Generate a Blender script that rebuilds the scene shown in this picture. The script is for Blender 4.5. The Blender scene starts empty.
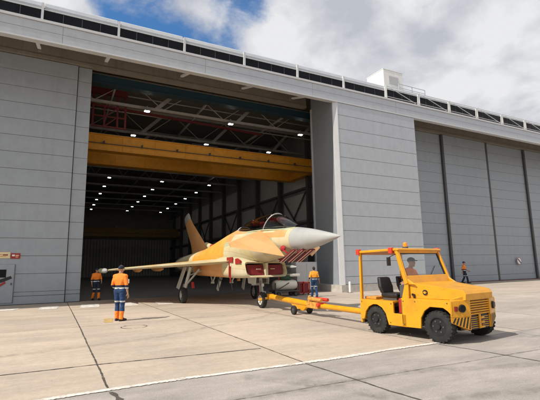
import bpy, bmesh, math, random
from mathutils import Vector, Matrix, noise as mnoise
random.seed(7)
S = bpy.context.scene
COL = S.collection
PI = math.pi

# ------------------------------------------------------------------ camera
EYE = 1.68
fwd = Vector((0.45563318, 0.8755899, 0.16043918))
rgt = Vector((0.88824861, -0.4590337, -0.01739142))
upv = Vector((-0.05841923, -0.15043398, 0.9868925))
cam = bpy.data.cameras.new('camera')
cam.sensor_fit = 'HORIZONTAL'
cam.sensor_width = 36.0
cam.lens = 406.94 / 540 * 36
cam.clip_start = 0.1
cam.clip_end = 6000
camo = bpy.data.objects.new('camera', cam)
COL.objects.link(camo)
m = Matrix((rgt, upv, -fwd)).transposed().to_4x4()
m.translation = Vector((0, 0, EYE))
camo.matrix_world = m
S.camera = camo

# ------------------------------------------------------------------ light
SUN_TO = Vector((1.0, 0.10, -1.08)).normalized()      # direction the light travels
el = math.asin(-SUN_TO.z)
sun = bpy.data.lights.new('sun', 'SUN')
sun.energy = 4.7
sun.angle = math.radians(0.53)
sun.color = (1.0, 0.93, 0.83)
suno = bpy.data.objects.new('sun', sun)
COL.objects.link(suno)
suno.rotation_euler = SUN_TO.to_track_quat('-Z', 'Y').to_euler()
suno.location = (-30, 0, 40)

W = bpy.data.worlds.new('World')
S.world = W
W.use_nodes = True
nt = W.node_tree
nt.nodes.clear()
def N(nt, t, **kw):
    n = nt.nodes.new(t)
    for k, v in kw.items():
        if k.startswith('i_'):
            key = k[2:]
            key = int(key) if key.isdigit() else key
            n.inputs[key].default_value = v
        else:
            setattr(n, k, v)
    return n
sky = N(nt, 'ShaderNodeTexSky', sky_type='NISHITA')
sky.sun_disc = False
sky.sun_elevation = el
sky.sun_rotation = math.atan2(-SUN_TO.x, -SUN_TO.y)
sky.air_density = 1.0
sky.dust_density = 0.3
sky.ozone_density = 2.5
L = nt.links.new
geo = N(nt, 'ShaderNodeNewGeometry')
neg = N(nt, 'ShaderNodeVectorMath', operation='SCALE')
L(geo.outputs['Incoming'], neg.inputs[0]); neg.inputs['Scale'].default_value = -1
sep = N(nt, 'ShaderNodeSeparateXYZ'); L(neg.outputs[0], sep.inputs[0])
zz = N(nt, 'ShaderNodeMath', operation='MAXIMUM', i_1=0.02); L(sep.outputs[2], zz.inputs[0])
za = N(nt, 'ShaderNodeMath', operation='ADD', i_1=0.25); L(zz.outputs[0], za.inputs[0])
dx = N(nt, 'ShaderNodeMath', operation='DIVIDE'); L(sep.outputs[0], dx.inputs[0]); L(za.outputs[0], dx.inputs[1])
dy = N(nt, 'ShaderNodeMath', operation='DIVIDE'); L(sep.outputs[1], dy.inputs[0]); L(za.outputs[0], dy.inputs[1])
cv = N(nt, 'ShaderNodeCombineXYZ'); L(dx.outputs[0], cv.inputs[0]); L(dy.outputs[0], cv.inputs[1])
cv.inputs[2].default_value = 3.7
n1 = N(nt, 'ShaderNodeTexNoise', i_Scale=3.4, i_Detail=10.0, i_Roughness=0.55, i_Distortion=0.1)
L(cv.outputs[0], n1.inputs['Vector'])
def hole(d, lo, hi, amt):
    v = N(nt, 'ShaderNodeVectorMath', operation='DOT_PRODUCT'); L(neg.outputs[0], v.inputs[0]); v.inputs[1].default_value = d
    r = N(nt, 'ShaderNodeMapRange', interpolation_type='SMOOTHSTEP', i_1=lo, i_2=hi, i_3=0.0, i_4=amt)
    L(v.outputs['Value'], r.inputs[0])
    return r.outputs[0]
acc = None
for d, lo, hi, amt in (((0.205, 0.782, 0.60), 0.970, 0.998, 0.32), ((0.72, 0.485, 0.50), 0.985, 0.9992, 0.05)):
    h = hole(d, lo, hi, amt)
    if acc is None: acc = h
    else:
        a = N(nt, 'ShaderNodeMath', operation='ADD'); L(acc, a.inputs[0]); L(h, a.inputs[1]); acc = a.outputs[0]
sub = N(nt, 'ShaderNodeMath', operation='SUBTRACT'); L(n1.outputs['Fac'], sub.inputs[0]); L(acc, sub.inputs[1])
mask = N(nt, 'ShaderNodeMapRange', interpolation_type='SMOOTHSTEP', i_1=0.15, i_2=0.34, i_3=0.0, i_4=1.0)
L(sub.outputs[0], mask.inputs[0])
n2 = N(nt, 'ShaderNodeTexNoise', i_Scale=3.2, i_Detail=9.0, i_Roughness=0.52, i_Distortion=0.2)
off = N(nt, 'ShaderNodeVectorMath', operation='ADD'); L(cv.outputs[0], off.inputs[0]); off.inputs[1].default_value = (4.3, 1.9, 2.0)
L(off.outputs[0], n2.inputs['Vector'])
cr = N(nt, 'ShaderNodeValToRGB')
cr.color_ramp.elements[0].position = 0.39; cr.color_ramp.elements[0].color = (5.7, 5.95, 6.6, 1)
cr.color_ramp.elements[1].position = 0.56; cr.color_ramp.elements[1].color = (9.2, 9.25, 9.4, 1)
L(n2.outputs['Fac'], cr.inputs[0])
mx = N(nt, 'ShaderNodeMix', data_type='RGBA')
hs = N(nt, 'ShaderNodeHueSaturation', i_Saturation=1.25, i_Value=1.75); L(sky.outputs[0], hs.inputs['Color'])
L(mask.outputs[0], mx.inputs[0]); L(hs.outputs[0], mx.inputs[6]); L(cr.outputs[0], mx.inputs[7])
bg = N(nt, 'ShaderNodeBackground', i_Strength=0.09)
L(mx.outputs[2], bg.inputs[0])
wo = N(nt, 'ShaderNodeOutputWorld'); L(bg.outputs[0], wo.inputs[0])

vs = S.view_settings
S.display_settings.display_device = 'sRGB'
vs.view_transform = 'Standard'; vs.look = 'None'; vs.exposure = 0.0; vs.gamma = 1.0
vs.use_curve_mapping = False
S.cycles.max_bounces = 8
S.cycles.use_denoising = True

# ------------------------------------------------------------------ materials
def mat(name, col, rough=0.6, metal=0.0, var=0.0, vscale=3.0, bump=0.0, bscale=30.0, dirt=0.0, dirtcol=(0.08, 0.06, 0.05), dscale=2.0,
        streak=False, spec=0.5, coat=0.0, coord='Object'):
    M = bpy.data.materials.new(name)
    M.use_nodes = True
    t = M.node_tree
    b = t.nodes['Principled BSDF']
    b.inputs['Base Color'].default_value = (*col, 1)
    b.inputs['Roughness'].default_value = rough
    b.inputs['Metallic'].default_value = metal
    b.inputs['Specular IOR Level'].default_value = spec
    b.inputs['Coat Weight'].default_value = coat
    tc = N(t, 'ShaderNodeTexCoord')
    vec = tc.outputs[coord]
    cur = None
    if var:
        n = N(t, 'ShaderNodeTexNoise', i_Scale=vscale, i_Detail=6.0, i_Roughness=0.6)
        t.links.new(vec, n.inputs['Vector'])
        r = N(t, 'ShaderNodeMapRange', i_1=0.3, i_2=0.7, i_3=1 - var, i_4=1 + var); t.links.new(n.outputs['Fac'], r.inputs[0])
        h = N(t, 'ShaderNodeVectorMath', operation='SCALE'); h.inputs[0].default_value = col
        t.links.new(r.outputs[0], h.inputs['Scale'])
        cur = h.outputs[0]
        rr = N(t, 'ShaderNodeMapRange', i_1=0.3, i_2=0.7, i_3=max(0.05, rough - 0.1), i_4=min(1, rough + 0.1)); t.links.new(n.outputs['Fac'], rr.inputs[0])
        t.links.new(rr.outputs[0], b.inputs['Roughness'])
    if dirt:
        mp = N(t, 'ShaderNodeMapping'); t.links.new(vec, mp.inputs[0])
        if streak: mp.inputs['Scale'].default_value = (3.0, 3.0, 0.12)
        n = N(t, 'ShaderNodeTexNoise', i_Scale=dscale, i_Detail=8.0, i_Roughness=0.65)
        t.links.new(mp.outputs[0], n.inputs['Vector'])
        r = N(t, 'ShaderNodeMapRange', i_1=0.5, i_2=0.75, i_3=0.0, i_4=dirt); t.links.new(n.outputs['Fac'], r.inputs[0])
        x = N(t, 'ShaderNodeMix', data_type='RGBA'); t.links.new(r.outputs[0], x.inputs[0])
        if cur is None: x.inputs[6].default_value = (*col, 1)
        else: t.links.new(cur, x.inputs[6])
        x.inputs[7].default_value = (*dirtcol, 1)
        cur = x.outputs[2]
    if cur is not None: t.links.new(cur, b.inputs['Base Color'])
    if bump:
        n = N(t, 'ShaderNodeTexNoise', i_Scale=bscale, i_Detail=5.0)
        t.links.new(vec, n.inputs['Vector'])
        bp = N(t, 'ShaderNodeBump', i_Strength=bump, i_Distance=0.02)
        t.links.new(n.outputs['Fac'], bp.inputs['Height']); t.links.new(bp.outputs[0], b.inputs['Normal'])
    return M

def tiled(name, c1, c2, w, h, mortar, mcol, rough, swz='xz', offset=0.5, freq=2, dirt=0.0, dirtcol=(0.2, 0.19, 0.18), dscale=1.5, streak=False, chips=0.0, chipcol=(0.1, 0.06, 0.03), bias=0.0, coat=0.0):
    """panels of slightly different tone with fine joints, plus noise dirt and small chips"""
    M = bpy.data.materials.new(name); M.use_nodes = True
    t = M.node_tree; b = t.nodes['Principled BSDF']; b.inputs['Roughness'].default_value = rough; b.inputs['Coat Weight'].default_value = coat
    tc = N(t, 'ShaderNodeTexCoord'); v = tc.outputs['Object']
    sp = N(t, 'ShaderNodeSeparateXYZ'); t.links.new(v, sp.inputs[0])
    cb = N(t, 'ShaderNodeCombineXYZ'); t.links.new(sp.outputs[0], cb.inputs[0])
    if swz == 'xz': t.links.new(sp.outputs[2], cb.inputs[1])
    else:
        q = N(t, 'ShaderNodeMath', operation='MULTIPLY_ADD', i_1=0.8); t.links.new(sp.outputs[1], q.inputs[0]); t.links.new(sp.outputs[2], q.inputs[2]); t.links.new(q.outputs[0], cb.inputs[1])
    br = N(t, 'ShaderNodeTexBrick', i_Scale=1.0); br.offset = offset; br.offset_frequency = freq
    t.links.new(cb.outputs[0], br.inputs['Vector'])
    br.inputs['Color1'].default_value = (*c1, 1); br.inputs['Color2'].default_value = (*c2, 1); br.inputs['Mortar'].default_value = (*mcol, 1)
    br.inputs['Mortar Size'].default_value = mortar; br.inputs['Mortar Smooth'].default_value = 0.2; br.inputs['Bias'].default_value = bias
    br.inputs['Brick Width'].default_value = w; br.inputs['Row Height'].default_value = h
    cur = br.outputs['Color']
    n0 = N(t, 'ShaderNodeTexNoise', i_Scale=2.2, i_Detail=8.0, i_Roughness=0.65); t.links.new(v, n0.inputs['Vector'])
    r0 = N(t, 'ShaderNodeMapRange', i_1=0.3, i_2=0.7, i_3=0.93, i_4=1.06); t.links.new(n0.outputs['Fac'], r0.inputs[0])
    m0 = N(t, 'ShaderNodeVectorMath', operation='SCALE'); t.links.new(cur, m0.inputs[0]); t.links.new(r0.outputs[0], m0.inputs['Scale']); cur = m0.outputs[0]
    def over(src, fac, lo, hi, amt, col, sc=None, det=8.0):
        nonlocal cur
        mp = N(t, 'ShaderNodeMapping'); t.links.new(v, mp.inputs[0])
        if sc: mp.inputs['Scale'].default_value = sc
        n = N(t, 'ShaderNodeTexNoise', i_Scale=fac, i_Detail=det, i_Roughness=0.68); t.links.new(mp.outputs[0], n.inputs['Vector'])
        r_ = N(t, 'ShaderNodeMapRange', i_1=lo, i_2=hi, i_3=0.0, i_4=amt); t.links.new(n.outputs['Fac'], r_.inputs[0])
        x = N(t, 'ShaderNodeMix', data_type='RGBA'); t.links.new(r_.outputs[0], x.inputs[0]); t.links.new(cur, x.inputs[6]); x.inputs[7].default_value = (*col, 1)
        cur = x.outputs[2]
    if dirt: over(None, dscale, 0.48, 0.74, dirt, dirtcol, (3.0, 3.0, 0.10) if streak else None)
    if chips: over(None, 26.0, 0.66, 0.70, chips, chipcol, None, 3.0)
    t.links.new(cur, b.inputs['Base Color'])
    rr = N(t, 'ShaderNodeMapRange', i_1=0.3, i_2=0.7, i_3=max(.1, rough - .1), i_4=rough + .12); t.links.new(n0.outputs['Fac'], rr.inputs[0]); t.links.new(rr.outputs[0], b.inputs['Roughness'])
    return M

def emis(name, col, s):
    M = bpy.data.materials.new(name); M.use_nodes = True
    b = M.node_tree.nodes['Principled BSDF']
    b.inputs['Base Color'].default_value = (*col, 1)
    b.inputs['Emission Color'].default_value = (*col, 1)
    b.inputs['Emission Strength'].default_value = s
    return M

def glass(name, tint, trans, rough=0.03):
    M = bpy.data.materials.new(name); M.use_nodes = True
    t = M.node_tree; t.nodes.clear()
    tr = N(t, 'ShaderNodeBsdfTransparent'); tr.inputs[0].default_value = (*tint, 1)
    gl = N(t, 'ShaderNodeBsdfGlossy'); gl.inputs['Roughness'].default_value = rough
    lw = N(t, 'ShaderNodeLayerWeight', i_Blend=0.5)
    pw = N(t, 'ShaderNodeMath', operation='POWER', i_1=4.0); t.links.new(lw.outputs['Facing'], pw.inputs[0])
    ad = N(t, 'ShaderNodeMath', operation='MULTIPLY_ADD', i_1=0.8, i_2=0.04 + trans); t.links.new(pw.outputs[0], ad.inputs[0])
    mixs = N(t, 'ShaderNodeMixShader'); t.links.new(ad.outputs[0], mixs.inputs[0])
    t.links.new(tr.outputs[0], mixs.inputs[1]); t.links.new(gl.outputs[0], mixs.inputs[2])
    o = N(t, 'ShaderNodeOutputMaterial'); t.links.new(mixs.outputs[0], o.inputs[0])
    return M

def concrete_mat():
    M = bpy.data.materials.new('apron_concrete'); M.use_nodes = True
    t = M.node_tree; b = t.nodes['Principled BSDF']; b.inputs['Roughness'].default_value = 0.85
    b.inputs['Specular IOR Level'].default_value = 0.25
    tc = N(t, 'ShaderNodeTexCoord'); v = tc.outputs['Object']
    # slab to slab tone
    mp = N(t, 'ShaderNodeMapping'); t.links.new(v, mp.inputs[0])
    mp.inputs['Location'].default_value = (-0.7 / 3.2 + 40, -8.1 / 5.6 + 40, 0); mp.inputs['Scale'].default_value = (1 / 3.2, 1 / 5.6, 0)
    fl = N(t, 'ShaderNodeVectorMath', operation='FLOOR'); t.links.new(mp.outputs[0], fl.inputs[0])
    wn = N(t, 'ShaderNodeTexWhiteNoise', noise_dimensions='2D'); t.links.new(fl.outputs[0], wn.inputs['Vector'])
    big = N(t, 'ShaderNodeTexNoise', i_Scale=0.35, i_Detail=7.0, i_Roughness=0.62); t.links.new(v, big.inputs['Vector'])
    st = N(t, 'ShaderNodeMapping'); t.links.new(v, st.inputs[0]); st.inputs['Scale'].default_value = (0.18, 1.4, 1)
    drag = N(t, 'ShaderNodeTexNoise', i_Scale=1.0, i_Detail=8.0, i_Roughness=0.68); t.links.new(st.outputs[0], drag.inputs['Vector'])
    fine = N(t, 'ShaderNodeTexNoise', i_Scale=45.0, i_Detail=4.0, i_Roughness=0.7); t.links.new(v, fine.inputs['Vector'])
    def lin(src, a, b_, c, d):
        r = N(t, 'ShaderNodeMapRange', i_1=a, i_2=b_, i_3=c, i_4=d); t.links.new(src, r.inputs[0]); return r.outputs[0]
    def mul(a, b_):
        x = N(t, 'ShaderNodeMath', operation='MULTIPLY'); t.links.new(a, x.inputs[0]); t.links.new(b_, x.inputs[1]); return x.outputs[0]
    f = mul(mul(lin(wn.outputs['Value'], 0, 1, 0.95, 1.04), lin(big.outputs['Fac'], 0.3, 0.7, 0.86, 1.1)),
            mul(lin(drag.outputs['Fac'], 0.3, 0.7, 0.86, 1.11), lin(fine.outputs['Fac'], 0.3, 0.7, 0.9, 1.09)))
    hue = N(t, 'ShaderNodeMix', data_type='RGBA'); t.links.new(lin(big.outputs['Fac'], 0.35, 0.65, 0, 1), hue.inputs[0])
    hue.inputs[6].default_value = (0.475, 0.405, 0.335, 1); hue.inputs[7].default_value = (0.49, 0.405, 0.32, 1)
    mid = N(t, 'ShaderNodeTexNoise', i_Scale=7.0, i_Detail=9.0, i_Roughness=0.78); t.links.new(v, mid.inputs['Vector'])
    f = mul(f, lin(mid.outputs['Fac'], 0.3, 0.7, 0.86, 1.12))
    # greyer old slabs further along the apron
    sx = N(t, 'ShaderNodeSeparateXYZ'); t.links.new(v, sx.inputs[0])
    wob = N(t, 'ShaderNodeMath', operation='MULTIPLY_ADD', i_1=5.0); t.links.new(big.outputs['Fac'], wob.inputs[0]); t.links.new(sx.outputs[0], wob.inputs[2])
    g0 = lin(wob.outputs[0], 8.5, 14.0, 0, 1)
    g1 = lin(sx.outputs[1], 9.0, 15.0, 1, 0.35)
    hue2 = N(t, 'ShaderNodeMix', data_type='RGBA'); t.links.new(mul(g0, g1), hue2.inputs[0]); t.links.new(hue.outputs[2], hue2.inputs[6]); hue2.inputs[7].default_value = (0.40, 0.36, 0.325, 1)
    hue = hue2
    sc = N(t, 'ShaderNodeVectorMath', operation='SCALE'); t.links.new(hue.outputs[2], sc.inputs[0]); t.links.new(f, sc.inputs['Scale'])
    # oil spots and stains
    sp = N(t, 'ShaderNodeTexNoise', i_Scale=1.3, i_Detail=9.0, i_Roughness=0.72); t.links.new(v, sp.inputs['Vector'])
    mk = lin(sp.outputs['Fac'], 0.62, 0.74, 0, 0.4)
    x = N(t, 'ShaderNodeMix', data_type='RGBA'); t.links.new(mk, x.inputs[0]); t.links.new(sc.outputs[0], x.inputs[6]); x.inputs[7].default_value = (0.2, 0.165, 0.13, 1)
    t.links.new(x.outputs[2], b.inputs['Base Color'])
    bp = N(t, 'ShaderNodeBump', i_Strength=0.25, i_Distance=0.01); t.links.new(fine.outputs['Fac'], bp.inputs['Height']); t.links.new(bp.outputs[0], b.inputs['Normal'])
    return M

def asphalt_mat():
    M = bpy.data.materials.new('worn_asphalt'); M.use_nodes = True
    t = M.node_tree; b = t.nodes['Principled BSDF']; b.inputs['Roughness'].default_value = 0.9
    b.inputs['Specular IOR Level'].default_value = 0.25
    tc = N(t, 'ShaderNodeTexCoord'); v = tc.outputs['Object']
    big = N(t, 'ShaderNodeTexNoise', i_Scale=0.55, i_Detail=8.0, i_Roughness=0.66); t.links.new(v, big.inputs['Vector'])
    st = N(t, 'ShaderNodeMapping'); t.links.new(v, st.inputs[0]); st.inputs['Scale'].default_value = (0.5, 1.6, 1); st.inputs['Rotation'].default_value = (0, 0, 0.25)
    drag = N(t, 'ShaderNodeTexNoise', i_Scale=1.2, i_Detail=9.0, i_Roughness=0.7); t.links.new(st.outputs[0], drag.inputs['Vector'])
    fine = N(t, 'ShaderNodeTexNoise', i_Scale=60.0, i_Detail=5.0, i_Roughness=0.7); t.links.new(v, fine.inputs['Vector'])
    r = N(t, 'ShaderNodeValToRGB'); t.links.new(big.outputs['Fac'], r.inputs[0])
    r.color_ramp.elements[0].position = 0.3; r.color_ramp.elements[0].color = (0.315, 0.285, 0.262, 1)
    r.color_ramp.elements[1].position = 0.7; r.color_ramp.elements[1].color = (0.40, 0.362, 0.33, 1)
    def lin(src, a, b_, c, d):
        q = N(t, 'ShaderNodeMapRange', i_1=a, i_2=b_, i_3=c, i_4=d); t.links.new(src, q.inputs[0]); return q.outputs[0]
    x = N(t, 'ShaderNodeMath', operation='MULTIPLY'); t.links.new(lin(drag.outputs['Fac'], 0.3, 0.7, 0.78, 1.18), x.inputs[0]); t.links.new(lin(fine.outputs['Fac'], 0.25, 0.75, 0.72, 1.28), x.inputs[1])
    sc = N(t, 'ShaderNodeVectorMath', operation='SCALE'); t.links.new(r.outputs[0], sc.inputs[0]); t.links.new(x.outputs[0], sc.inputs['Scale'])
    t.links.new(sc.outputs[0], b.inputs['Base Color'])
    bp = N(t, 'ShaderNodeBump', i_Strength=0.5, i_Distance=0.01); t.links.new(fine.outputs['Fac'], bp.inputs['Height']); t.links.new(bp.outputs[0], b.inputs['Normal'])
    return M

M = {}
M['concrete'] = concrete_mat()
M['asphalt'] = asphalt_mat()
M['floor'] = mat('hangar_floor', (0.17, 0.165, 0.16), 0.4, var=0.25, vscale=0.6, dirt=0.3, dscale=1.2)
M['tar'] = mat('tar_seal', (0.075, 0.064, 0.054), 0.9, var=0.45, vscale=5)
M['jointm'] = mat('slab_joint', (0.13, 0.105, 0.08), 0.95, var=0.5, vscale=4)
M['roadwhite'] = mat('road_white', (0.68, 0.65, 0.60), 0.8, var=0.12, vscale=8, dirt=0.95, dirtcol=(0.46, 0.39, 0.32), dscale=4.5)
M['roadyellow'] = mat('road_yellow', (0.62, 0.42, 0.13), 0.85, dirt=1.0, dirtcol=(0.47, 0.39, 0.30), dscale=3.5)
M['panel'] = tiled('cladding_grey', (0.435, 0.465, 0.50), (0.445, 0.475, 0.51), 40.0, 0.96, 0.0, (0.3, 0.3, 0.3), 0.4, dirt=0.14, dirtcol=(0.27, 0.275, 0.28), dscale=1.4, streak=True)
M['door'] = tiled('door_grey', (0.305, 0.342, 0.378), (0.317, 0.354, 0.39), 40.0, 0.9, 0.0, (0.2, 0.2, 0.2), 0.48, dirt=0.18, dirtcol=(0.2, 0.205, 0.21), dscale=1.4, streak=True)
M['groove'] = mat('panel_groove', (0.12, 0.13, 0.14), 0.7)
M['trim'] = mat('trim_pale', (0.56, 0.57, 0.58), 0.4, var=0.04, vscale=2)
M['headr'] = mat('header_beige', (0.22, 0.195, 0.16), 0.7, var=0.12, vscale=1.2, dirt=0.3, streak=True)
M['roofm'] = mat('roof_sheet', (0.42, 0.43, 0.44), 0.45, var=0.06)
M['white'] = mat('white_paint', (0.78, 0.78, 0.76), 0.5, var=0.05)
M['dglass'] = mat('dark_glazing', (0.008, 0.009, 0.012), 0.3, var=0.3, vscale=0.7, spec=0.12)
M['steel'] = mat('truss_steel', (0.30, 0.29, 0.275), 0.6, var=0.15)
M['dsteel'] = mat('dark_steel', (0.07, 0.07, 0.07), 0.6, var=0.2)
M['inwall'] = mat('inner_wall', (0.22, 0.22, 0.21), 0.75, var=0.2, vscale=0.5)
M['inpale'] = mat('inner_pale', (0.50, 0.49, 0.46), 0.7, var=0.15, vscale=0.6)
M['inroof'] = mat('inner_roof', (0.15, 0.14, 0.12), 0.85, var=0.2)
M['crane'] = mat('crane_yellow', (0.72, 0.32, 0.02), 0.5, var=0.1, dirt=0.25)
M['ired'] = mat('old_red', (0.11, 0.012, 0.012), 0.7, var=0.15)
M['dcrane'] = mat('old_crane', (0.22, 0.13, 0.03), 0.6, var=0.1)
M['red'] = mat('red_paint', (0.34, 0.018, 0.015), 0.55, var=0.15, vscale=6, dirt=0.3)
M['dred'] = mat('dark_red', (0.19, 0.011, 0.015), 0.65, var=0.2, vscale=9, bump=0.4, bscale=8)
M['blue'] = mat('blue_beam', (0.010, 0.035, 0.05), 0.5, var=0.1)
M['lamp'] = emis('lamp_lit', (1.0, 0.97, 0.9), 28)
M['concwall'] = mat('plinth', (0.48, 0.45, 0.41), 0.8, var=0.15, dirt=0.3)
# aircraft primers
M['orange'] = tiled('primer_orange', (0.62, 0.30, 0.10), (0.64, 0.335, 0.135), 0.95, 0.62, 0.004, (0.45, 0.23, 0.09), 0.5, 'xyz', dirt=0.3, dirtcol=(0.50, 0.30, 0.13), dscale=2.5, chips=0.5, chipcol=(0.40, 0.22, 0.09))
M['yellow'] = tiled('primer_yellow', (0.66, 0.325, 0.04), (0.60, 0.37, 0.12), 0.9, 0.45, 0.005, (0.42, 0.23, 0.06), 0.5, 'xyz', dirt=0.3, dirtcol=(0.56, 0.40, 0.16), dscale=2.5, chips=0.5, chipcol=(0.40, 0.25, 0.09), bias=-0.25)
M['cream'] = tiled('primer_cream', (0.57, 0.51, 0.34), (0.56, 0.45, 0.22), 0.8, 0.4, 0.005, (0.34, 0.30, 0.19), 0.5, 'xyz', dirt=0.3, dirtcol=(0.50, 0.36, 0.15), dscale=2.5, chips=0.5, chipcol=(0.28, 0.27, 0.15), bias=-0.3)
M['palegreen'] = tiled('primer_green', (0.37, 0.41, 0.25), (0.45, 0.44, 0.28), 0.7, 0.4, 0.005, (0.22, 0.22, 0.13), 0.5, 'xyz', dirt=0.3, dirtcol=(0.45, 0.38, 0.2), dscale=2.5, chips=0.5, chipcol=(0.28, 0.27, 0.15))
M['radome'] = mat('radome_grey', (0.385, 0.395, 0.385), 0.4, var=0.05, vscale=2, dirt=0.3, dirtcol=(0.32, 0.31, 0.29), dscale=3, bump=0.03, bscale=60)
M['offwhite'] = mat('offwhite', (0.72, 0.69, 0.60), 0.5, var=0.05)
M['canopy'] = glass('canopy_glass', (0.40, 0.40, 0.41), 0.06)
M['black'] = mat('black_paint', (0.012, 0.012, 0.013), 0.5)
M['rubber'] = mat('rubber', (0.018, 0.018, 0.018), 0.85, var=0.3, vscale=8, dirt=0.35, dirtcol=(0.08, 0.068, 0.055), dscale=4)
M['gearm'] = mat('gear_grey', (0.42, 0.43, 0.40), 0.4, 0.1, var=0.1)
M['chrome'] = mat('oleo_chrome', (0.7, 0.7, 0.7), 0.2, 1.0)
M['ribbon'] = mat('ribbon_red', (0.36, 0.016, 0.016), 0.75, var=0.15, vscale=12, bump=0.3, bscale=30)
# tractor
M['tyellow'] = tiled('tractor_yellow', (0.74, 0.335, 0.006), (0.72, 0.32, 0.008), 1.3, 0.8, 0.0, (0.2, 0.1, 0.02), 0.36, 'xyz', dirt=0.5, dirtcol=(0.38, 0.165, 0.025), dscale=3.2, chips=0.8, chipcol=(0.14, 0.08, 0.035), coat=0.15)
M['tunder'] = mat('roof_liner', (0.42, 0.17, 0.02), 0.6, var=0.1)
M['orred'] = mat('lamp_orange_red', (0.60, 0.045, 0.018), 0.4)
M['amber'] = mat('amber_lens', (0.85, 0.28, 0.02), 0.2)
M['windg'] = glass('windscreen_glass', (0.86, 0.9, 0.9), 0.05)
M['lens'] = mat('lens_clear', (0.55, 0.55, 0.52), 0.12)
M['seatm'] = mat('seat_vinyl', (0.016, 0.016, 0.017), 0.5, var=0.2)
M['rust'] = mat('worn_coupling', (0.62, 0.30, 0.05), 0.6, var=0.3, vscale=9, dirt=0.7, dirtcol=(0.30, 0.12, 0.05), dscale=8)
def mark_mat():
    X = bpy.data.materials.new('tyre_mark'); X.use_nodes = True; t = X.node_tree; b = t.nodes['Principled BSDF']
    b.inputs['Base Color'].default_value = (0.13, 0.115, 0.10, 1); b.inputs['Roughness'].default_value = 0.9
    tc = N(t, 'ShaderNodeTexCoord'); n = N(t, 'ShaderNodeTexNoise', i_Scale=5.0, i_Detail=9.0, i_Roughness=0.75); t.links.new(tc.outputs['Object'], n.inputs['Vector'])
    q = N(t, 'ShaderNodeMapRange', i_1=0.42, i_2=0.75, i_3=0.0, i_4=0.38); t.links.new(n.outputs['Fac'], q.inputs[0]); t.links.new(q.outputs[0], b.inputs['Alpha'])
    return X
M['tread'] = mark_mat()
def worn(M_, lo, hi, amin, sc):
    t = M_.node_tree; b = t.nodes['Principled BSDF']; tc = N(t, 'ShaderNodeTexCoord')
    n = N(t, 'ShaderNodeTexNoise', i_Scale=sc, i_Detail=10.0, i_Roughness=0.75); t.links.new(tc.outputs['Object'], n.inputs['Vector'])
    q = N(t, 'ShaderNodeMapRange', i_1=lo, i_2=hi, i_3=1.0, i_4=amin); t.links.new(n.outputs['Fac'], q.inputs[0]); t.links.new(q.outputs[0], b.inputs['Alpha'])
worn(M['roadwhite'], 0.5, 0.72, 0.15, 5.0); worn(M['roadyellow'], 0.42, 0.68, 0.1, 5.0); worn(M['tar'], 0.5, 0.7, 0.25, 9.0); worn(M['jointm'], 0.5, 0.7, 0.2, 7.0)
# people
M['skin'] = mat('skin', (0.42, 0.22, 0.14), 0.55, var=0.06)
M['hivis'] = mat('hivis_orange', (0.95, 0.24, 0.02), 0.75, bump=0.3, bscale=25, var=0.08, vscale=10)
M['hivisy'] = mat('hivis_amber', (0.90, 0.36, 0.03), 0.75, bump=0.3, bscale=25, var=0.08, vscale=10)
M['navy'] = mat('navy_cloth', (0.012, 0.02, 0.045), 0.85, bump=0.3, bscale=25, var=0.15, vscale=10)
M['bluec'] = mat('blue_cloth', (0.013, 0.045, 0.13), 0.85, bump=0.5, bscale=22, var=0.3, vscale=9)
M['refl'] = mat('reflective_tape', (0.62, 0.64, 0.62), 0.35)
M['boot'] = mat('boot_black', (0.012, 0.011, 0.011), 0.6)
M['hair'] = mat('dark_hair', (0.018, 0.013, 0.01), 0.7)
M['paper'] = mat('paper', (0.75, 0.75, 0.72), 0.7)
M['dgreen'] = mat('green_tarp', (0.03, 0.07, 0.035), 0.8, var=0.3, vscale=5)
M['greycab'] = mat('cabinet_grey', (0.45, 0.45, 0.45), 0.5, var=0.05)
M['signy'] = mat('sign_cream', (0.75, 0.60, 0.36), 0.5)
M['whitesign'] = mat('sign_white', (0.8, 0.78, 0.76), 0.5)

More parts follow.
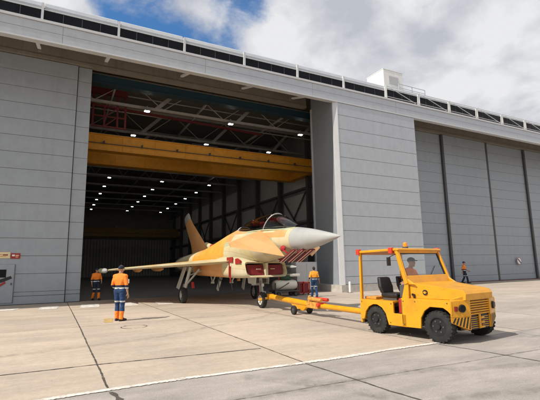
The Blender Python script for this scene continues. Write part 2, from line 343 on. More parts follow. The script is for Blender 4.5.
# ------------------------------------------------------------------ helpers
class MB:
    """collects geometry in a bmesh; every add takes a material slot key"""
    def __init__(self):
        self.bm = bmesh.new(); self.slots = []
    def slot(self, k):
        if k not in self.slots: self.slots.append(k)
        return self.slots.index(k)
    def faces(self, verts, faces, k, smooth=False):
        vs_ = [self.bm.verts.new(v) for v in verts]
        s = self.slot(k)
        for f in faces:
            try:
                q = self.bm.faces.new([vs_[i] for i in f])
                q.material_index = s; q.smooth = smooth
            except ValueError: pass
        return vs_
    def box(self, a, b, k):
        (x0, y0, z0), (x1, y1, z1) = a, b
        v = [(x0, y0, z0), (x1, y0, z0), (x1, y1, z0), (x0, y1, z0), (x0, y0, z1), (x1, y0, z1), (x1, y1, z1), (x0, y1, z1)]
        self.faces(v, [(0, 3, 2, 1), (4, 5, 6, 7), (0, 1, 5, 4), (1, 2, 6, 5), (2, 3, 7, 6), (3, 0, 4, 7)], k)
    def bar(self, p, q, w, h, k, up=(0, 0, 1)):
        p, q = Vector(p), Vector(q); d = (q - p).normalized()
        u = Vector(up)
        if abs(d.dot(u)) > 0.98: u = Vector((1, 0, 0))
        s = d.cross(u).normalized() * w / 2; t = s.cross(d).normalized() * h / 2
        v = [p - s - t, p + s - t, p + s + t, p - s + t, q - s - t, q + s - t, q + s + t, q - s + t]
        self.faces(v, [(0, 1, 2, 3), (7, 6, 5, 4), (0, 4, 5, 1), (1, 5, 6, 2), (2, 6, 7, 3), (3, 7, 4, 0)], k)
    def cyl(self, p, q, r, k, n=16, r2=None, smooth=True):
        p, q = Vector(p), Vector(q); d = (q - p).normalized()
        u = Vector((0, 0, 1)) if abs(d.z) < 0.95 else Vector((1, 0, 0))
        a = d.cross(u).normalized(); b = d.cross(a)
        r2 = r if r2 is None else r2
        R = lambda c, rr: [c + (a * math.cos(2 * PI * i / n) + b * math.sin(2 * PI * i / n)) * rr for i in range(n)]
        self.loft([R(p, r), R(q, r2)], k, smooth=smooth)
    def tube(self, pts, r, k, n=8):
        pts = [Vector(p) for p in pts]; rings = []
        for i, p in enumerate(pts):
            d = ((pts[min(i + 1, len(pts) - 1)] - pts[max(i - 1, 0)])).normalized()
            u = Vector((0, 0, 1)) if abs(d.z) < 0.95 else Vector((1, 0, 0))
            a = d.cross(u).normalized(); b = d.cross(a)
            rings.append([p + (a * math.cos(2 * PI * j / n) + b * math.sin(2 * PI * j / n)) * r for j in range(n)])
        self.loft(rings, k)
    def loft(self, rings, k, closed=True, caps=True, smooth=True, kf=None):
        n = len(rings[0]); V = [[self.bm.verts.new(p) for p in r] for r in rings]
        for i in range(len(rings) - 1):
            for j in range(n if closed else n - 1):
                j2 = (j + 1) % n
                try: f = self.bm.faces.new((V[i][j], V[i][j2], V[i + 1][j2], V[i + 1][j]))
                except ValueError: continue
                f.smooth = smooth
                f.material_index = self.slot(kf(i, j) if kf else k)
        if caps and closed:
            for r in (V[0], V[-1]):
                try: f = self.bm.faces.new(r); f.material_index = self.slot(k if not kf else kf(0, 0))
                except ValueError: pass
        return V
    def prism(self, poly, axis, a, b, k):
        """extrude a 2D polygon along an axis: axis 'x' poly is (y,z), 'y' poly is (x,z), 'z' poly is (x,y)"""
        f = {'x': lambda p, c: (c, p[0], p[1]), 'y': lambda p, c: (p[0], c, p[1]), 'z': lambda p, c: (p[0], p[1], c)}[axis]
        n = len(poly)
        v = [f(p, a) for p in poly] + [f(p, b) for p in poly]
        fs = [tuple(range(n)), tuple(range(2 * n - 1, n - 1, -1))] + [(i, (i + 1) % n, n + (i + 1) % n, n + i) for i in range(n)]
        self.faces(v, fs, k)
    def ball(self, c, r, k, seg=16, sc=(1, 1, 1)):
        mt = Matrix.Translation(c) @ Matrix.Diagonal((r * sc[0], r * sc[1], r * sc[2], 1))
        o = bmesh.ops.create_uvsphere(self.bm, u_segments=seg, v_segments=max(6, seg // 2), radius=1, matrix=mt)
        s = self.slot(k)
        for v in o['verts']:
            for f in v.link_faces: f.material_index = s; f.smooth = True
    def build(self, name, parent=None, bevel=0.0, seg=2, loc=None, autosmooth=True):
        bmesh.ops.recalc_face_normals(self.bm, faces=self.bm.faces)
        me = bpy.data.meshes.new(name); self.bm.to_mesh(me); self.bm.free()
        for k in self.slots: me.materials.append(M[k])
        o = bpy.data.objects.new(name, me); COL.objects.link(o)
        if parent: o.parent = parent
        if loc: o.location = loc
        if bevel:
            b = o.modifiers.new('bevel', 'BEVEL'); b.width = bevel; b.segments = seg; b.limit_method = 'ANGLE'; b.angle_limit = math.radians(35)
            b.harden_normals = False
        if autosmooth and any(p.use_smooth for p in me.polygons):
            me.set_sharp_from_angle(angle=math.radians(40))
        return o

def thing(name, label, cat, loc=(0, 0, 0), rz=0.0, group=None):
    o = bpy.data.objects.new(name, None); COL.objects.link(o)
    o.empty_display_size = 0.3
    o.location = loc; o.rotation_euler = (0, 0, rz)
    o['label'] = label; o['category'] = cat
    if group: o['group'] = group
    return o
def tag(o, label, cat, group=None):
    o['label'] = label; o['category'] = cat
    if group: o['group'] = group
    return o
def struct(o, kind='structure'):
    o['kind'] = kind; return o
def copy_tree(o, parent=None):
    c = o.copy(); COL.objects.link(c)
    if parent: c.parent = parent
    for ch in list(o.children): copy_tree(ch, c)
    return c

# ------------------------------------------------------------------ ground
D = 20.67          # facade plane
RY = 24.145        # plane of the sliding doors
b = MB(); b.faces([(-2500, -2500, -0.004), (2500, -2500, -0.004), (2500, 2500, -0.004), (-2500, 2500, -0.004)], [(0, 1, 2, 3)], 'asphalt')
struct(b.build('ground'))
b = MB()
xs = [-140 + 0.4 * i for i in range(701)]
def edge_y(x): return 6.4 + 0.10 * mnoise.noise(Vector((x * 0.35, 0, 0))) + 0.02 * mnoise.noise(Vector((x * 2.3, 5, 0)))
v = []
for x in xs: v += [(x, edge_y(x), 0), (x, RY + 0.3, 0)]
b.faces(v, [(2 * i, 2 * i + 2, 2 * i + 3, 2 * i + 1) for i in range(len(xs) - 1)], 'concrete')
struct(b.build('apron'))
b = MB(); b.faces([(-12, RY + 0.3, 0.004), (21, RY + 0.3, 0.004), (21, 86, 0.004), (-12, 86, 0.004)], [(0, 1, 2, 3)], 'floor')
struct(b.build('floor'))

def strip(pts, w, k, z, name, jag=0.35, step=0.08, wob=0.012):
    b = MB(); out = []
    for (p, q) in zip(pts, pts[1:]):
        p, q = Vector((*p, 0)), Vector((*q, 0)); n = max(2, int((q - p).length / step))
        s = (q - p).normalized().cross(Vector((0, 0, 1)))
        for i in range(n + 1):
            c = p.lerp(q, i / n)
            c = c + s * wob * mnoise.noise(c * 1.1) * 2 + s * wob * mnoise.noise(c * 6.0)
            h = w / 2 * (1 + jag * mnoise.noise(c * 9) + jag * 0.6 * mnoise.noise(c * 23))
            out += [c + s * max(h, 0.003) + Vector((0, 0, z)), c - s * max(h, 0.003) + Vector((0, 0, z))]
    b.faces(out, [(2 * i, 2 * i + 2, 2 * i + 3, 2 * i + 1) for i in range(len(out) // 2 - 1)], k)
    return struct(b.build(name))
for k in range(-6, 14):
    x = 0.7 + 3.2 * k
    strip([(x - 0.12 if k in (0,) else x - 0.15 if k == 1 else x, RY - 0.1), (x, 14), (x + 0.05, edge_y(x))], 0.03 if k in (0, 1) else 0.018, 'jointm' if k not in (0,) else 'tar', 0.004, 'pavement_joint', jag=0.6, wob=0.005)
for y, w in ((8.12, 0.036), (13.7, 0.018), (19.3, 0.015)):
    x0 = -20
    if y == 8.12: strip([(-20, 8.5), (0.7, 8.2), (3.84, 7.92)], w, 'tar', 0.006, 'pavement_joint', jag=0.9, wob=0.008)
    else: strip([(-20, y), (45, y)], w, 'jointm', 0.008, 'pavement_joint', jag=1.1, step=0.15)
b = MB(); v = []
for x in [-30 + 0.03 * i for i in range(1248)]:
    y = edge_y(x) + 0.02
    h = 0.055 * (1 + 0.25 * mnoise.noise(Vector((x * 3, 1, 0))) + 0.75 * mnoise.noise(Vector((x * 26, 2, 0))))
    if 4.2 < x < 5.4: h *= 1.2
    v += [(x, y + max(h, 0.012), 0.006), (x, y - max(h, 0.012), 0.006)]
b.faces(v, [(2 * i, 2 * i + 2, 2 * i + 3, 2 * i + 1) for i in range(len(v) // 2 - 1)], 'roadwhite')
struct(b.build('road_marking'))
strip([(3.94, 6.36), (4.0, 5.3), (4.12, 4.1), (4.3, 1.5), (4.4, -2)], 0.032, 'tar', 0.0, 'pavement_crack', jag=0.5)
strip([(7.22, 6.32), (7.32, 5.6), (7.42, 4.4), (7.65, 2.5), (7.9, -1)], 0.036, 'tar', 0.0, 'pavement_crack', jag=0.5)
strip([(0.76, 6.34), (0.80, 6.1), (0.83, 5.2), (0.9, 3)], 0.07, 'tar', 0.0, 'pavement_crack', jag=0.9)
strip([(-2, 5.35), (3.2, 5.1), (7.4, 4.95), (14, 4.8)], 0.010, 'tar', 0.004, 'pavement_crack', jag=1.3)
strip([(9.2, 2.0), (9.6, 3.6), (9.9, 6.25)], 0.012, 'tar', 0.008, 'pavement_crack', jag=1.2)
for (x, y, l, w, sk) in ((-2.55, 20.9, 1.0, 1.0, .2), (-0.62, 20.5, .72, 1.55, .1), (1.0, 20.2, .8, 1.9, .15), (2.62, 19.9, .8, 1.9, .2), (4.3, 19.6, .75, 1.9, .2), (-4.4, 20.9, .8, 1.3, .2), (-6.2, 20.9, .8, 1.3, .2)):
    b = MB(); n = 14
    v = []
    for i in range(n + 1):
        t = i / n; j = lambda s: 0.10 * mnoise.noise(Vector((x + s, y + t * 11, 3)))
        v += [(x + sk * t + j(0), y + w * t, 0.008), (x + l + sk * t + j(9), y + w * t, 0.008)]
    b.faces(v, [(2 * i, 2 * i + 1, 2 * i + 3, 2 * i + 2) for i in range(n)], 'roadwhite')
    struct(b.build('road_marking'))
b = MB(); v = []
for i in range(21):
    t_ = i / 20; y_ = 14.25 + 1.2 * t_; e0 = .09 * mnoise.noise(Vector((t_ * 6, 1, 0))); e1 = .09 * mnoise.noise(Vector((t_ * 6, 7, 0)))
    v += [(1.42 + .12 * t_ + e0, y_, .006), (1.68 + .14 * t_ + e1, y_, .006)]
b.faces(v, [(2 * i, 2 * i + 1, 2 * i + 3, 2 * i + 2) for i in range(20)], 'roadyellow'); struct(b.build('road_marking'))
pts = [(2.1 + 0.36 * math.cos(a), 12.75 + 0.36 * math.sin(a)) for a in [i * 2 * PI / 40 for i in range(41)]]
strip(pts, 0.022, 'tar', 0.012, 'ground_stain', jag=1.2, step=0.03)

for pts, w in (([(-3, 4.6), (1.5, 5.2), (5, 5.0), (9, 3.6), (13, 1.0)], .24), ([(-3, 3.2), (1.8, 3.9), (5, 3.7), (8.6, 2.4), (12, 0)], .24), ([(2.6, 6.1), (3.4, 5.2), (3.8, 4.4), (4.1, 3.4)], .30), ([(8.9, 6.1), (10.5, 5.6), (14, 4.2), (18, 3.0)], .22)):
    strip(pts, w, 'tread', 0.012, 'tyre_mark', jag=0.25, wob=0.03)
for pts, w in (([(7.2, 8.6), (7.05, 11), (6.9, 15), (6.3, 20)], .2), ([(8.5, 8.9), (8.5, 11), (8.7, 15), (8.9, 20)], .2), ([(-3, 9.6), (2, 10.4), (6, 12.5), (10, 16)], .22)):
    strip(pts, w, 'tread', 0.016, 'tyre_mark', jag=0.25, wob=0.03)

# ------------------------------------------------------------------ hangar
H = thing('hangar', 'large grey panelled hangar with a wide open doorway and dark interior', 'hangar', (0, D, 0))
def at(x0, x1, y0, y1, z0, z1): return (x0, y0 - D, z0), (x1, y1 - D, z1)
XL, XR = -22.0, 74.0
# fascia: backing, two bands and trims
b = MB()
b.box(*at(XL, XR, D + 0.03, D + 0.32, 12.40, 13.40), 'groove')
segs = [(x, x + 7.2) for x in [XL + 7.2 * i for i in range(14)]]
for z0, z1 in ((12.47, 12.90), (12.915, 13.33)):
    for x0, x1 in segs: b.box(*at(x0 + 0.006, min(x1, XR) - 0.006, D, D + 0.04, z0, z1), 'panel')
b.box(*at(XL, XR, D - 0.035, D + 0.30, 12.375, 12.455), 'trim')
b.box(*at(XL, XR, D - 0.06, D + 0.40, 13.345, 13.47), 'trim')
b.build('fascia', H)
b = MB()
for x0, x1 in ((XL, 15.64), (22.92, XR)):
    b.box(*at(x0, x1, RY - 0.12, RY + 0.25, 13.15, 14.3), 'headr')
    b.box(*at(x0, x1, RY - 0.17, RY - 0.12, 13.15, 13.32), 'headr')
b.build('header_beam', H)
b = MB()
for x0, x1 in ((XL, 15.64), (22.92, XR)): b.box(*at(x0, x1, D + 0.33, RY - 0.2, 14.2, 14.3), 'headr')
b.build('soffit', H)
for x in (-6.2, -1.45, 1.75, 5.95, 9.9, 13.6):
    b = MB()
    b.bar((x, 0.34, 12.47), (x, 1.9, 12.95), 0.16, 0.10, 'white')
    b.bar((x, 2.25, 12.96), (x, 2.25, 14.2), 0.12, 0.12, 'headr')
    b.build('bracket', H)

def door_leaf(x0, x1, y, zs, name, w=0.22, kp='door'):
    b = MB()
    b.box(*at(x0 + 0.01, x1 - 0.01, y + 0.02, y + w, 0.04, 13.12), 'groove')
    if name == 'sliding_door': b.box(*at(x1 - 0.3, x1 + 0.3, y + w + .01, y + w + .03, 0.04, 13.12), 'groove') if x1 < 0.5 else None
    for z0, z1 in zip(zs, zs[1:]): b.box(*at(x0, x1, y, y + 0.05, z0 + 0.011, z1 - 0.011), kp)
    b.box(*at(x0, x1, y - 0.012, y + 0.05, 0.03, zs[0] - 0.017), kp)
    return b.build(name, H)
ZS = [0.42, 0.62] + [0.62 + 0.895 * i for i in range(1, 14)] + [13.12]
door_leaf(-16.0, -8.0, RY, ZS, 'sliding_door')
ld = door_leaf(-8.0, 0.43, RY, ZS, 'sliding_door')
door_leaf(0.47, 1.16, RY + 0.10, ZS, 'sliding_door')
# right bank
xs_ = [24.0 + 6.1 * i for i in range(9)]
ZR = [0.55] + [0.55 + 0.90 * i for i in range(1, 14)] + [13.12]
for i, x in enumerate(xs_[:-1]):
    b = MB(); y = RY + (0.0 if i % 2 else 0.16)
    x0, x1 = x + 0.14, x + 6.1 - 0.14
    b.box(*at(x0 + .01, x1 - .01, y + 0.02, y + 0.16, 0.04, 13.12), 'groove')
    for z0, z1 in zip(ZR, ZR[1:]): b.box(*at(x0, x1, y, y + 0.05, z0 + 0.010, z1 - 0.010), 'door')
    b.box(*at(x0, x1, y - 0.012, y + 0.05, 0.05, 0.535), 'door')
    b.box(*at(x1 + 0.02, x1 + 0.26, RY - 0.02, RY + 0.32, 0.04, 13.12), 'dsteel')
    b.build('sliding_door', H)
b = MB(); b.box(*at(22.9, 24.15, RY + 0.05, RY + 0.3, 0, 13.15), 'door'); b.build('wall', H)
b = MB(); b.box(*at(22.95, XR, RY - 0.25, RY + 0.0, 0.0, 0.022), 'dred'); b.build('door_track', H)
b = MB(); b.box(*at(-16, 1.2, RY - 0.1, RY + 0.0, 0.0, 0.022), 'dsteel'); b.build('door_track', H)

# door pocket block
BX0, BX1 = 15.62, 22.92
b = MB()
b.box(*at(BX0 + .34, BX1 - 0.03, D + 0.03, D + 0.3, 0.45, 12.37), 'groove')
b.box(*at(BX0 + .75, BX1 - 0.03, D + 0.3, RY + 0.4, 0.45, 12.37), 'groove')
zb = [0.47] + [0.95 + 0.96 * i for i in range(0, 12)] + [12.36]
for z0, z1 in zip(zb, zb[1:]):
    b.box(*at(BX0 + 0.30, BX1, D, D + 0.04, z0 + 0.012, z1 - 0.012), 'panel')
    b.box(*at(BX1 - 0.04, BX1 - 0.002, D + 0.04, RY + 0.3, z0 + 0.012, z1 - 0.012), 'panel')
b.build('door_pocket', H)
b = MB()      # inner cheek facing the doorway
b.prism([(BX0, 0.16), (BX0 + 0.3, 0.16), (BX0 + 0.74, RY - D + 0.1), (BX0 + 0.56, RY - D + 0.1)], 'z', 0.45, 13.34, 'door')
b.prism([(BX0 + .045, 0.42), (BX0 + 0.3, 0.42), (BX0 + 0.74, RY - D + 0.1), (BX0 + 0.56, RY - D + 0.1)], 'z', 13.342, 14.2, 'door')
b.build('doorway_cheek', H)
b = MB()      # chamfered corner flashing
b.prism([(BX0 - 0.012, 0.20), (BX0 - 0.012, 0.12), (BX0 + 0.27, -0.012), (BX0 + 0.31, -0.012), (BX0 + 0.31, 0.155), (BX0 + 0.28, 0.20)][::1], 'z', 0.45, 12.37, 'trim')
b.build('corner_flashing', H)
b = MB(); b.box(*at(BX0 - 0.0, BX1 + 0.01, D - 0.015, RY + 0.2, 0, 0.45), 'concwall'); b.build('plinth', H)
b = MB(); b.box(*at(16.12, 16.27, RY - 0.05, RY + 0.12, 0.03, 13.15), 'trim'); b.box(*at(16.27, 16.45, RY - 0.0, RY + 0.2, 0.03, 13.15), 'dsteel')
b.build('door_guide', H)
# roof and clerestory
b = MB()
b.prism([(0.9, 14.45), (7, 14.7), (34, 16.5), (66, 14.6), (66, 14.9), (34, 16.8), (7, 15.0), (0.9, 14.62)], 'x', XL, XR, 'roofm')
b.build('roof', H)
posts = [-8.55, -4.95, -1.32, 2.16, 5.63, 9.28, 13.0, 16.67, 20.45, 23.75, 27.13, 30.5, 33.85, 37.2, 40.6, 44.0, 47.4, 50.8, 54.2, 57.6, 61, 64.4, 67.8]
for i, (x0, x1) in enumerate(zip(posts, posts[1:])):
    b = MB()
    a0, a1 = x0 + 0.05, x1 - 0.05
    b.box(*at(a0, a1, D + 0.20, D + 0.26, 13.47, 13.51), 'trim')
    zw = 14.12 if i < 8 else 14.28
    b.box(*at(a0, a1, D + 0.20, D + 0.26, zw, zw + .05), 'trim')
    b.box(*at(x0 - 0.06, x0 + 0.045, D + 0.10, D + 0.40, 13.47, 14.42), 'trim')
    w = b.build('clerestory_window', H)
    b = MB(); n = 4
    b.box(*at(a0, a1, D + 0.235, D + 0.27, 13.51, zw), 'dglass')
    for k in range(1, n):
        xx = a0 + (a1 - a0) * k / n; b.box(*at(xx - 0.012, xx + 0.012, D + 0.225, D + 0.235, 13.51, zw), 'dsteel')
    b.build('pane', w)
    b = MB()
    prof = [(0.24, 14.16), (0.22, 14.30), (0.30, 14.52), (0.48, 14.66), (1.0, 14.72), (1.0, 14.6), (0.5, 14.16)] if i < 8 else [(0.24, 14.34), (0.22, 14.40), (0.30, 14.54), (0.48, 14.66), (1.0, 14.72), (1.0, 14.6), (0.5, 14.34)]
    prof0 = [(0.24, 14.16), (0.22, 14.30), (0.30, 14.52), (0.48, 14.66), (1.0, 14.72), (1.0, 14.6), (0.5, 14.16)]
    b.prism(prof, 'x', x0 + 0.075, x1 - 0.075, 'panel')
    b.build('roof_cap', w)
b = MB()
for x0, x1 in zip(posts[8:], posts[9:]):
    b.bar((x0 + 0.02, 0.08, 13.47), (x0 + 0.02, 0.08, 14.52), 0.05, 0.05, 'trim')
    b.bar((x0 + 0.5, 0.08, 14.35), (x1 - 0.4, 0.09, 13.6), 0.03, 0.035, 'trim')
for z, r in ((14.44, 0.03), (13.66, 0.03)): b.bar((posts[8], 0.08, z), (posts[-1], 0.08, z), r, r, 'trim')
b.build('roof_railing', H)
# interior shell
IX0, IX1, IY1 = -12.0, 20.9, 86.0
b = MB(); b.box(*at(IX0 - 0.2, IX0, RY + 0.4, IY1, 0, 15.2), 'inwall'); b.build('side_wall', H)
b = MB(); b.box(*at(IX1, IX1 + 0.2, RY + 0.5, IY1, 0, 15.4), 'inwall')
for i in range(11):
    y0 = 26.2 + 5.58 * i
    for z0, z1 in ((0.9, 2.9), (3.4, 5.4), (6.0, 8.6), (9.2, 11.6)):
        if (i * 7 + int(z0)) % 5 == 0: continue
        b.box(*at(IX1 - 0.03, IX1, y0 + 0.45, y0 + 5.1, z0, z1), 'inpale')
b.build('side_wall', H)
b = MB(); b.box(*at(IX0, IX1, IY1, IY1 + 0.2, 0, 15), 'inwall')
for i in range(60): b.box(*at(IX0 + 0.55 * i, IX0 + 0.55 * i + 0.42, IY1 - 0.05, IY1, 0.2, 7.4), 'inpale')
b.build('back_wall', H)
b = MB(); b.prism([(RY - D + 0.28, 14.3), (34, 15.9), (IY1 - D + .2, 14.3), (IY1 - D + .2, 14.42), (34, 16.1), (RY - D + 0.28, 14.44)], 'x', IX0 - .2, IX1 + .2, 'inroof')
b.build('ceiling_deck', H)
rows = [26.7 + 5.58 * i for i in range(11)]
for i, y in enumerate(rows[:10]):
    b = MB(); yy = y - D + 0.35
    zt_ = 14.15 + min(i, 9 - i) * 0.14
    b.bar((IX0, yy, 12.38), (IX1, yy, 12.38), 0.16, 0.17, 'steel')
    b.bar((IX0, yy, zt_), (IX1, yy, zt_), 0.16, 0.17, 'steel')
    x = IX0 + 0.3; k = 0
    while x < IX1 - 3.1:
        p, q = ((x, yy, 12.42), (x + (1.5 if i > 2 else 2.2), yy, zt_ - 0.05)) if k % 2 == 0 else ((x, yy, zt_ - 0.05), (x + (1.5 if i > 2 else 2.2), yy, 12.42))
        if i < 5: b.bar(p, q, 0.045, 0.05, 'steel', up=(0, 1, 0))
        x += 1.5 if i > 2 else 2.2; k += 1
    b.build('roof_truss', H)
for y in (26.7, 32.28, 37.86):
    for x in (-0.6, 5.4, 11.4, 17.4):
        b = MB(); b.bar((x, y - D + .35, 12.4), (x + 1.7, y - D + .75, 14.2), 0.24, 0.16, 'steel', up=(0, 1, 0)); b.build('roof_brace', H)
for y, z, w, k in ((25.6, 13.05, .11, 'trim'), (29.4, 12.75, .08, 'steel'), (28.2, 13.5, .10, 'steel'), (34.6, 12.6, .09, 'trim'), (40.5, 12.5, .08, 'steel'), (46, 12.5, .09, 'trim')):
    b = MB(); b.cyl((IX0, y - D, z), (IX1, y - D, z), w / 2, k, 8); b.build('service_pipe', H)
for x in (-3.5, 2.6, 8.6, 14.7):
    b = MB(); b.bar((x, 5.0, 12.9), (x, 62, 12.9), 0.10, 0.14, 'steel'); b.build('purlin_pipe', H)
for i in range(11):
    y = 26.2 + 5.58 * i
    b = MB(); b.box(*at(IX1 - 0.45, IX1 - 0.04, y - 0.18, y + 0.18, 0, 14.4), 'dsteel'); b.build('column', H)
for i in (1, 2, 4, 6):
    y0, y1 = 26.2 + 5.58 * i - D, 26.2 + 5.58 * (i + 1) - D
    b = MB()
    b.bar((IX1 - .2, y0, 3.2), (IX1 - .2, y1, 9.0), 0.12, 0.12, 'dsteel'); b.bar((IX1 - .33, y0, 9.0), (IX1 - .33, y1, 3.2), 0.12, 0.12, 'dsteel')
    b.build('wall_bracing', H)
for z in (3.15, 5.7, 9.0):
    b = MB(); b.box(*at(IX1 - 0.24, IX1 - 0.03, RY + 0.6, 85.6, z - 0.09, z + 0.09), 'dsteel'); b.build('wall_rail', H)
b = MB(); b.box(*at(IX0, 17.2, RY + 0.55, RY + 0.95, 12.62, 13.1), 'blue'); b.box(*at(IX0, 17.2, RY + 0.45, RY + 1.05, 12.56, 12.62), 'blue')
b.build('door_head_beam', H)
# access door in the left leaf (child of the leaf)
b = MB(); b.box(*at(-2.75, -1.84, RY - 0.05, RY - 0.015, 0.12, 1.98), 'door')
b.box(*at(-1.865, -1.835, RY - 0.062, RY - 0.02, 0.1, 2.0), 'groove')
ad = b.build('access_door', ld, bevel=0.006)
b = MB(); b.box(*at(-2.62, -2.2, RY - 0.058, RY - 0.052, 1.35, 1.74), 'dglass')
b.build('door_window', ld)
b = MB(); b.box(*at(-1.98, -1.93, RY - 0.10, RY - 0.055, 0.98, 1.08), 'dsteel'); b.build('door_handle', ld)

def sign(name, label, x0, x1, z0, z1, k, fn=None, y=RY):
    t = thing(name, label, 'sign', ((x0 + x1) / 2, y - 0.02, (z0 + z1) / 2))
    b = MB(); w, h = (x1 - x0) / 2, (z1 - z0) / 2
    b.box((-w, -0.012, -h), (w, 0.018, h), k); b.build('board', t, bevel=0.004)
    if fn:
        b = MB(); fn(b, w, h); b.build('symbol', t)
    return t
def dashes(b, w, h):
    b.box((-w * .7, -0.018, h * .05), (-w * .1, -0.013, h * .3), 'orange'); b.box((0, -0.018, -h * .1), (w * .7, -0.013, h * .25), 'dred')
    b.box((-w * .55, -0.018, -h * .5), (w * .5, -0.013, -h * .3), 'orange')
sign('warning_sign', 'cream notice board fixed above the access door of the grey hangar door', -2.72, -2.10, 2.29, 2.60, 'signy', dashes)
def redmark(b, w, h):
    b.box((-w * .75, -0.018, -h * .1), (-w * .15, -0.013, h * .5), 'whitesign'); b.box((w * .0, -0.018, h * .05), (w * .7, -0.013, h * .35), 'signy')
    b.box((w * .0, -0.018, -h * .5), (w * .6, -0.013, -h * .25), 'signy')
sign('safety_sign', 'small red notice board with pale marks beside the cream one', -2.07, -1.67, 2.27, 2.54, 'red', redmark)
t = thing('hazard_sign', 'black and red diagonal marking plate on the access door below its window', 'sign', (-2.3, RY - 0.055, 1.2))
b = MB()
b.prism([(-0.38, -0.02), (0.30, 0.22), (0.36, 0.10), (-0.10, -0.10)], 'y', -0.018, 0.004, 'black')
b.build('plate', t)
b = MB(); b.prism([(-0.2, -0.22), (0.06, -0.04), (0.12, -0.12), (-0.14, -0.3)], 'y', -0.018, 0.004, 'red'); b.build('plate', t)
t = thing('prohibition_sign', 'round white prohibition sign with red ring on the right-hand grey doors', 'sign', (39.42, RY - 0.03, 1.75))
b = MB(); b.cyl((0, 0.02, 0), (0, -0.015, 0), 0.34, 'whitesign', 28); b.build('board', t)
b = MB()
for i in range(28):
    a0, a1 = 2 * PI * i / 28, 2 * PI * (i + 1) / 28
    b.faces([(r * math.cos(a), -0.02, r * math.sin(a)) for a, r in ((a0, .34), (a1, .34), (a1, .30), (a0, .30))], [(0, 1, 2, 3)], 'red')
b.bar((-0.22, -0.022, 0.19), (0.22, -0.022, -0.19), 0.008, 0.10, 'black', up=(0, 0, 1))
b.build('symbol', t)

t = thing('rooftop_unit', 'white box-shaped plant housing standing on the hangar roof edge', 'plant housing', (22.25, 23.0, 14.7))
b = MB(); b.box((-1.0, -1.25, -0.2), (1.0, 0.6, 1.72), 'white'); b.build('casing', t, bevel=0.03)
b = MB(); b.box((-1.02, -1.27, 1.722), (1.02, 0.62, 1.76), 'white'); b.box((-.5, -1.262, .6), (.5, -1.251, 1.3), 'trim')
for k in range(7): b.box((-.46, -1.275, .66 + k * .09), (.46, -1.262, .70 + k * .09), 'trim')
b.build('lid', t)
b = MB()
for x in (0.2, 1.6, 3.0): b.bar((x, -1.55, -0.3), (x, -1.55, 0.62), 0.04, 0.04, 'panel')
for z in (0.3, 0.6): b.bar((0.2, -1.55, z), (3.0, -1.55, z), 0.035, 0.035, 'panel')
b.build('guard_rail', t)

# lamps: 3 columns, 10 rows
lt = thing('ceiling_lamp', '', 'lamp', (0, 0, 0))
b = MB(); b.box((-0.19, -0.14, 0.06), (0.19, 0.14, 0.14), 'steel'); b.bar((0, 0.0, 0.14), (0, 0.0, 0.42), 0.05, 0.05, 'steel'); b.build('housing', lt)
b = MB(); b.box((-0.15, -0.09, 0.02), (0.15, 0.09, 0.058), 'lamp'); b.build('diffuser', lt)
ordn = ['first', 'second', 'third', 'fourth', 'fifth', 'sixth', 'seventh', 'eighth', 'ninth', 'tenth']
cols = ['leftmost of its row', 'middle of its row', 'rightmost of its row']
first = True
for i in range(10):
    for j, x in enumerate((4.75, 10.75, 16.75)):
        o = lt if first else copy_tree(lt); first = False
        o.location = (x, rows[i] + 0.02, 12.0)
        o['label'] = f'lit hangar lamp, {ordn[i]} row from the doorway, {cols[j]}'
        o['group'] = 'lit lamps under the hangar roof trusses'

# cranes
def crane(name, label, y, z0, z1, gap, x0, x1, k):
    t = thing(name, label, 'crane', (0, y, z0))
    h = z1 - z0
    for j in (0, 1):
        b = MB(); yy = j * gap
        b.box((x0, yy - 0.25, 0.05), (x1, yy + 0.25, h - 0.06), k)
        b.box((x0, yy - 0.36, h - 0.06), (x1, yy + 0.36, h), k); b.box((x0, yy - 0.36, 0), (x1, yy + 0.36, 0.05), k)
        b.box((x0, yy - 0.262, h * .44), (x1, yy - 0.25, h * .48), k)
        xx = x0 + 1.5
        while xx < x1: b.box((xx, yy - 0.29, 0.05), (xx + 0.05, yy - 0.25, h - 0.06), k); xx += 2.3
        gd = b.build('girder', t)
        if j == 0:
            b = MB(); xx = x0 + 1.0
            b.cyl((x0, yy - .42, h * .40), (x1, yy - .42, h * .40), .03, 'dsteel', 8)
            while xx < x1: b.box((xx, yy - .46, h * .40), (xx + .09, yy - .25, h * .56), 'dsteel'); xx += 2.6
            b.build('cable_rail', gd)
    for x in (x0, x1):
        b = MB(); b.box((x - 0.3, -0.7, 0.1), (x + 0.3, gap + 0.7, 0.75), k); b.build('end_carriage', t)
    b = MB(); b.box((9.0, 0.5, h), (11.2, gap - 0.4, h + 0.4), 'dsteel'); b.build('trolley', t)
    return t
crane('bridge_crane', 'yellow twin girder bridge crane spanning the hangar just inside the doorway', 30.2, 9.92, 11.10, 4.2, IX0 + 0.4, IX1 - 0.5, 'crane')
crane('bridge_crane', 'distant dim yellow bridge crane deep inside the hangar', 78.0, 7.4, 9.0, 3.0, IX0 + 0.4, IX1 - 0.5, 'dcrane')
t = thing('hoist_frame', 'red steel hoist frame hanging under the roof near the doorway', 'hoist', (2.5, 27.6, 11.2))
b = MB(); b.bar((-1.6, 0, 2.1), (1.1, 0, 2.1), 0.35, 0.35, 'ired'); b.bar((-1.6, 1.6, 1.75), (12.0, 1.6, 1.3), 0.14, 0.16, 'ired'); b.build('beam', t)
b = MB()
for x in (-1.0, -0.3, 0.5, 1.0): b.bar((x, 0, -0.35), (x, 0, 1.95), 0.12, 0.12, 'ired')
for z in (-0.3, 0.4, 1.1): b.bar((-1.0, 0.0, z), (1.0, 0.0, z), 0.09, 0.09, 'ired')
for z in (-0.3, 0.35): b.bar((-.3, .0, z), (.5, .0, z + .75), 0.06, 0.06, 'ired', up=(0, 1, 0))
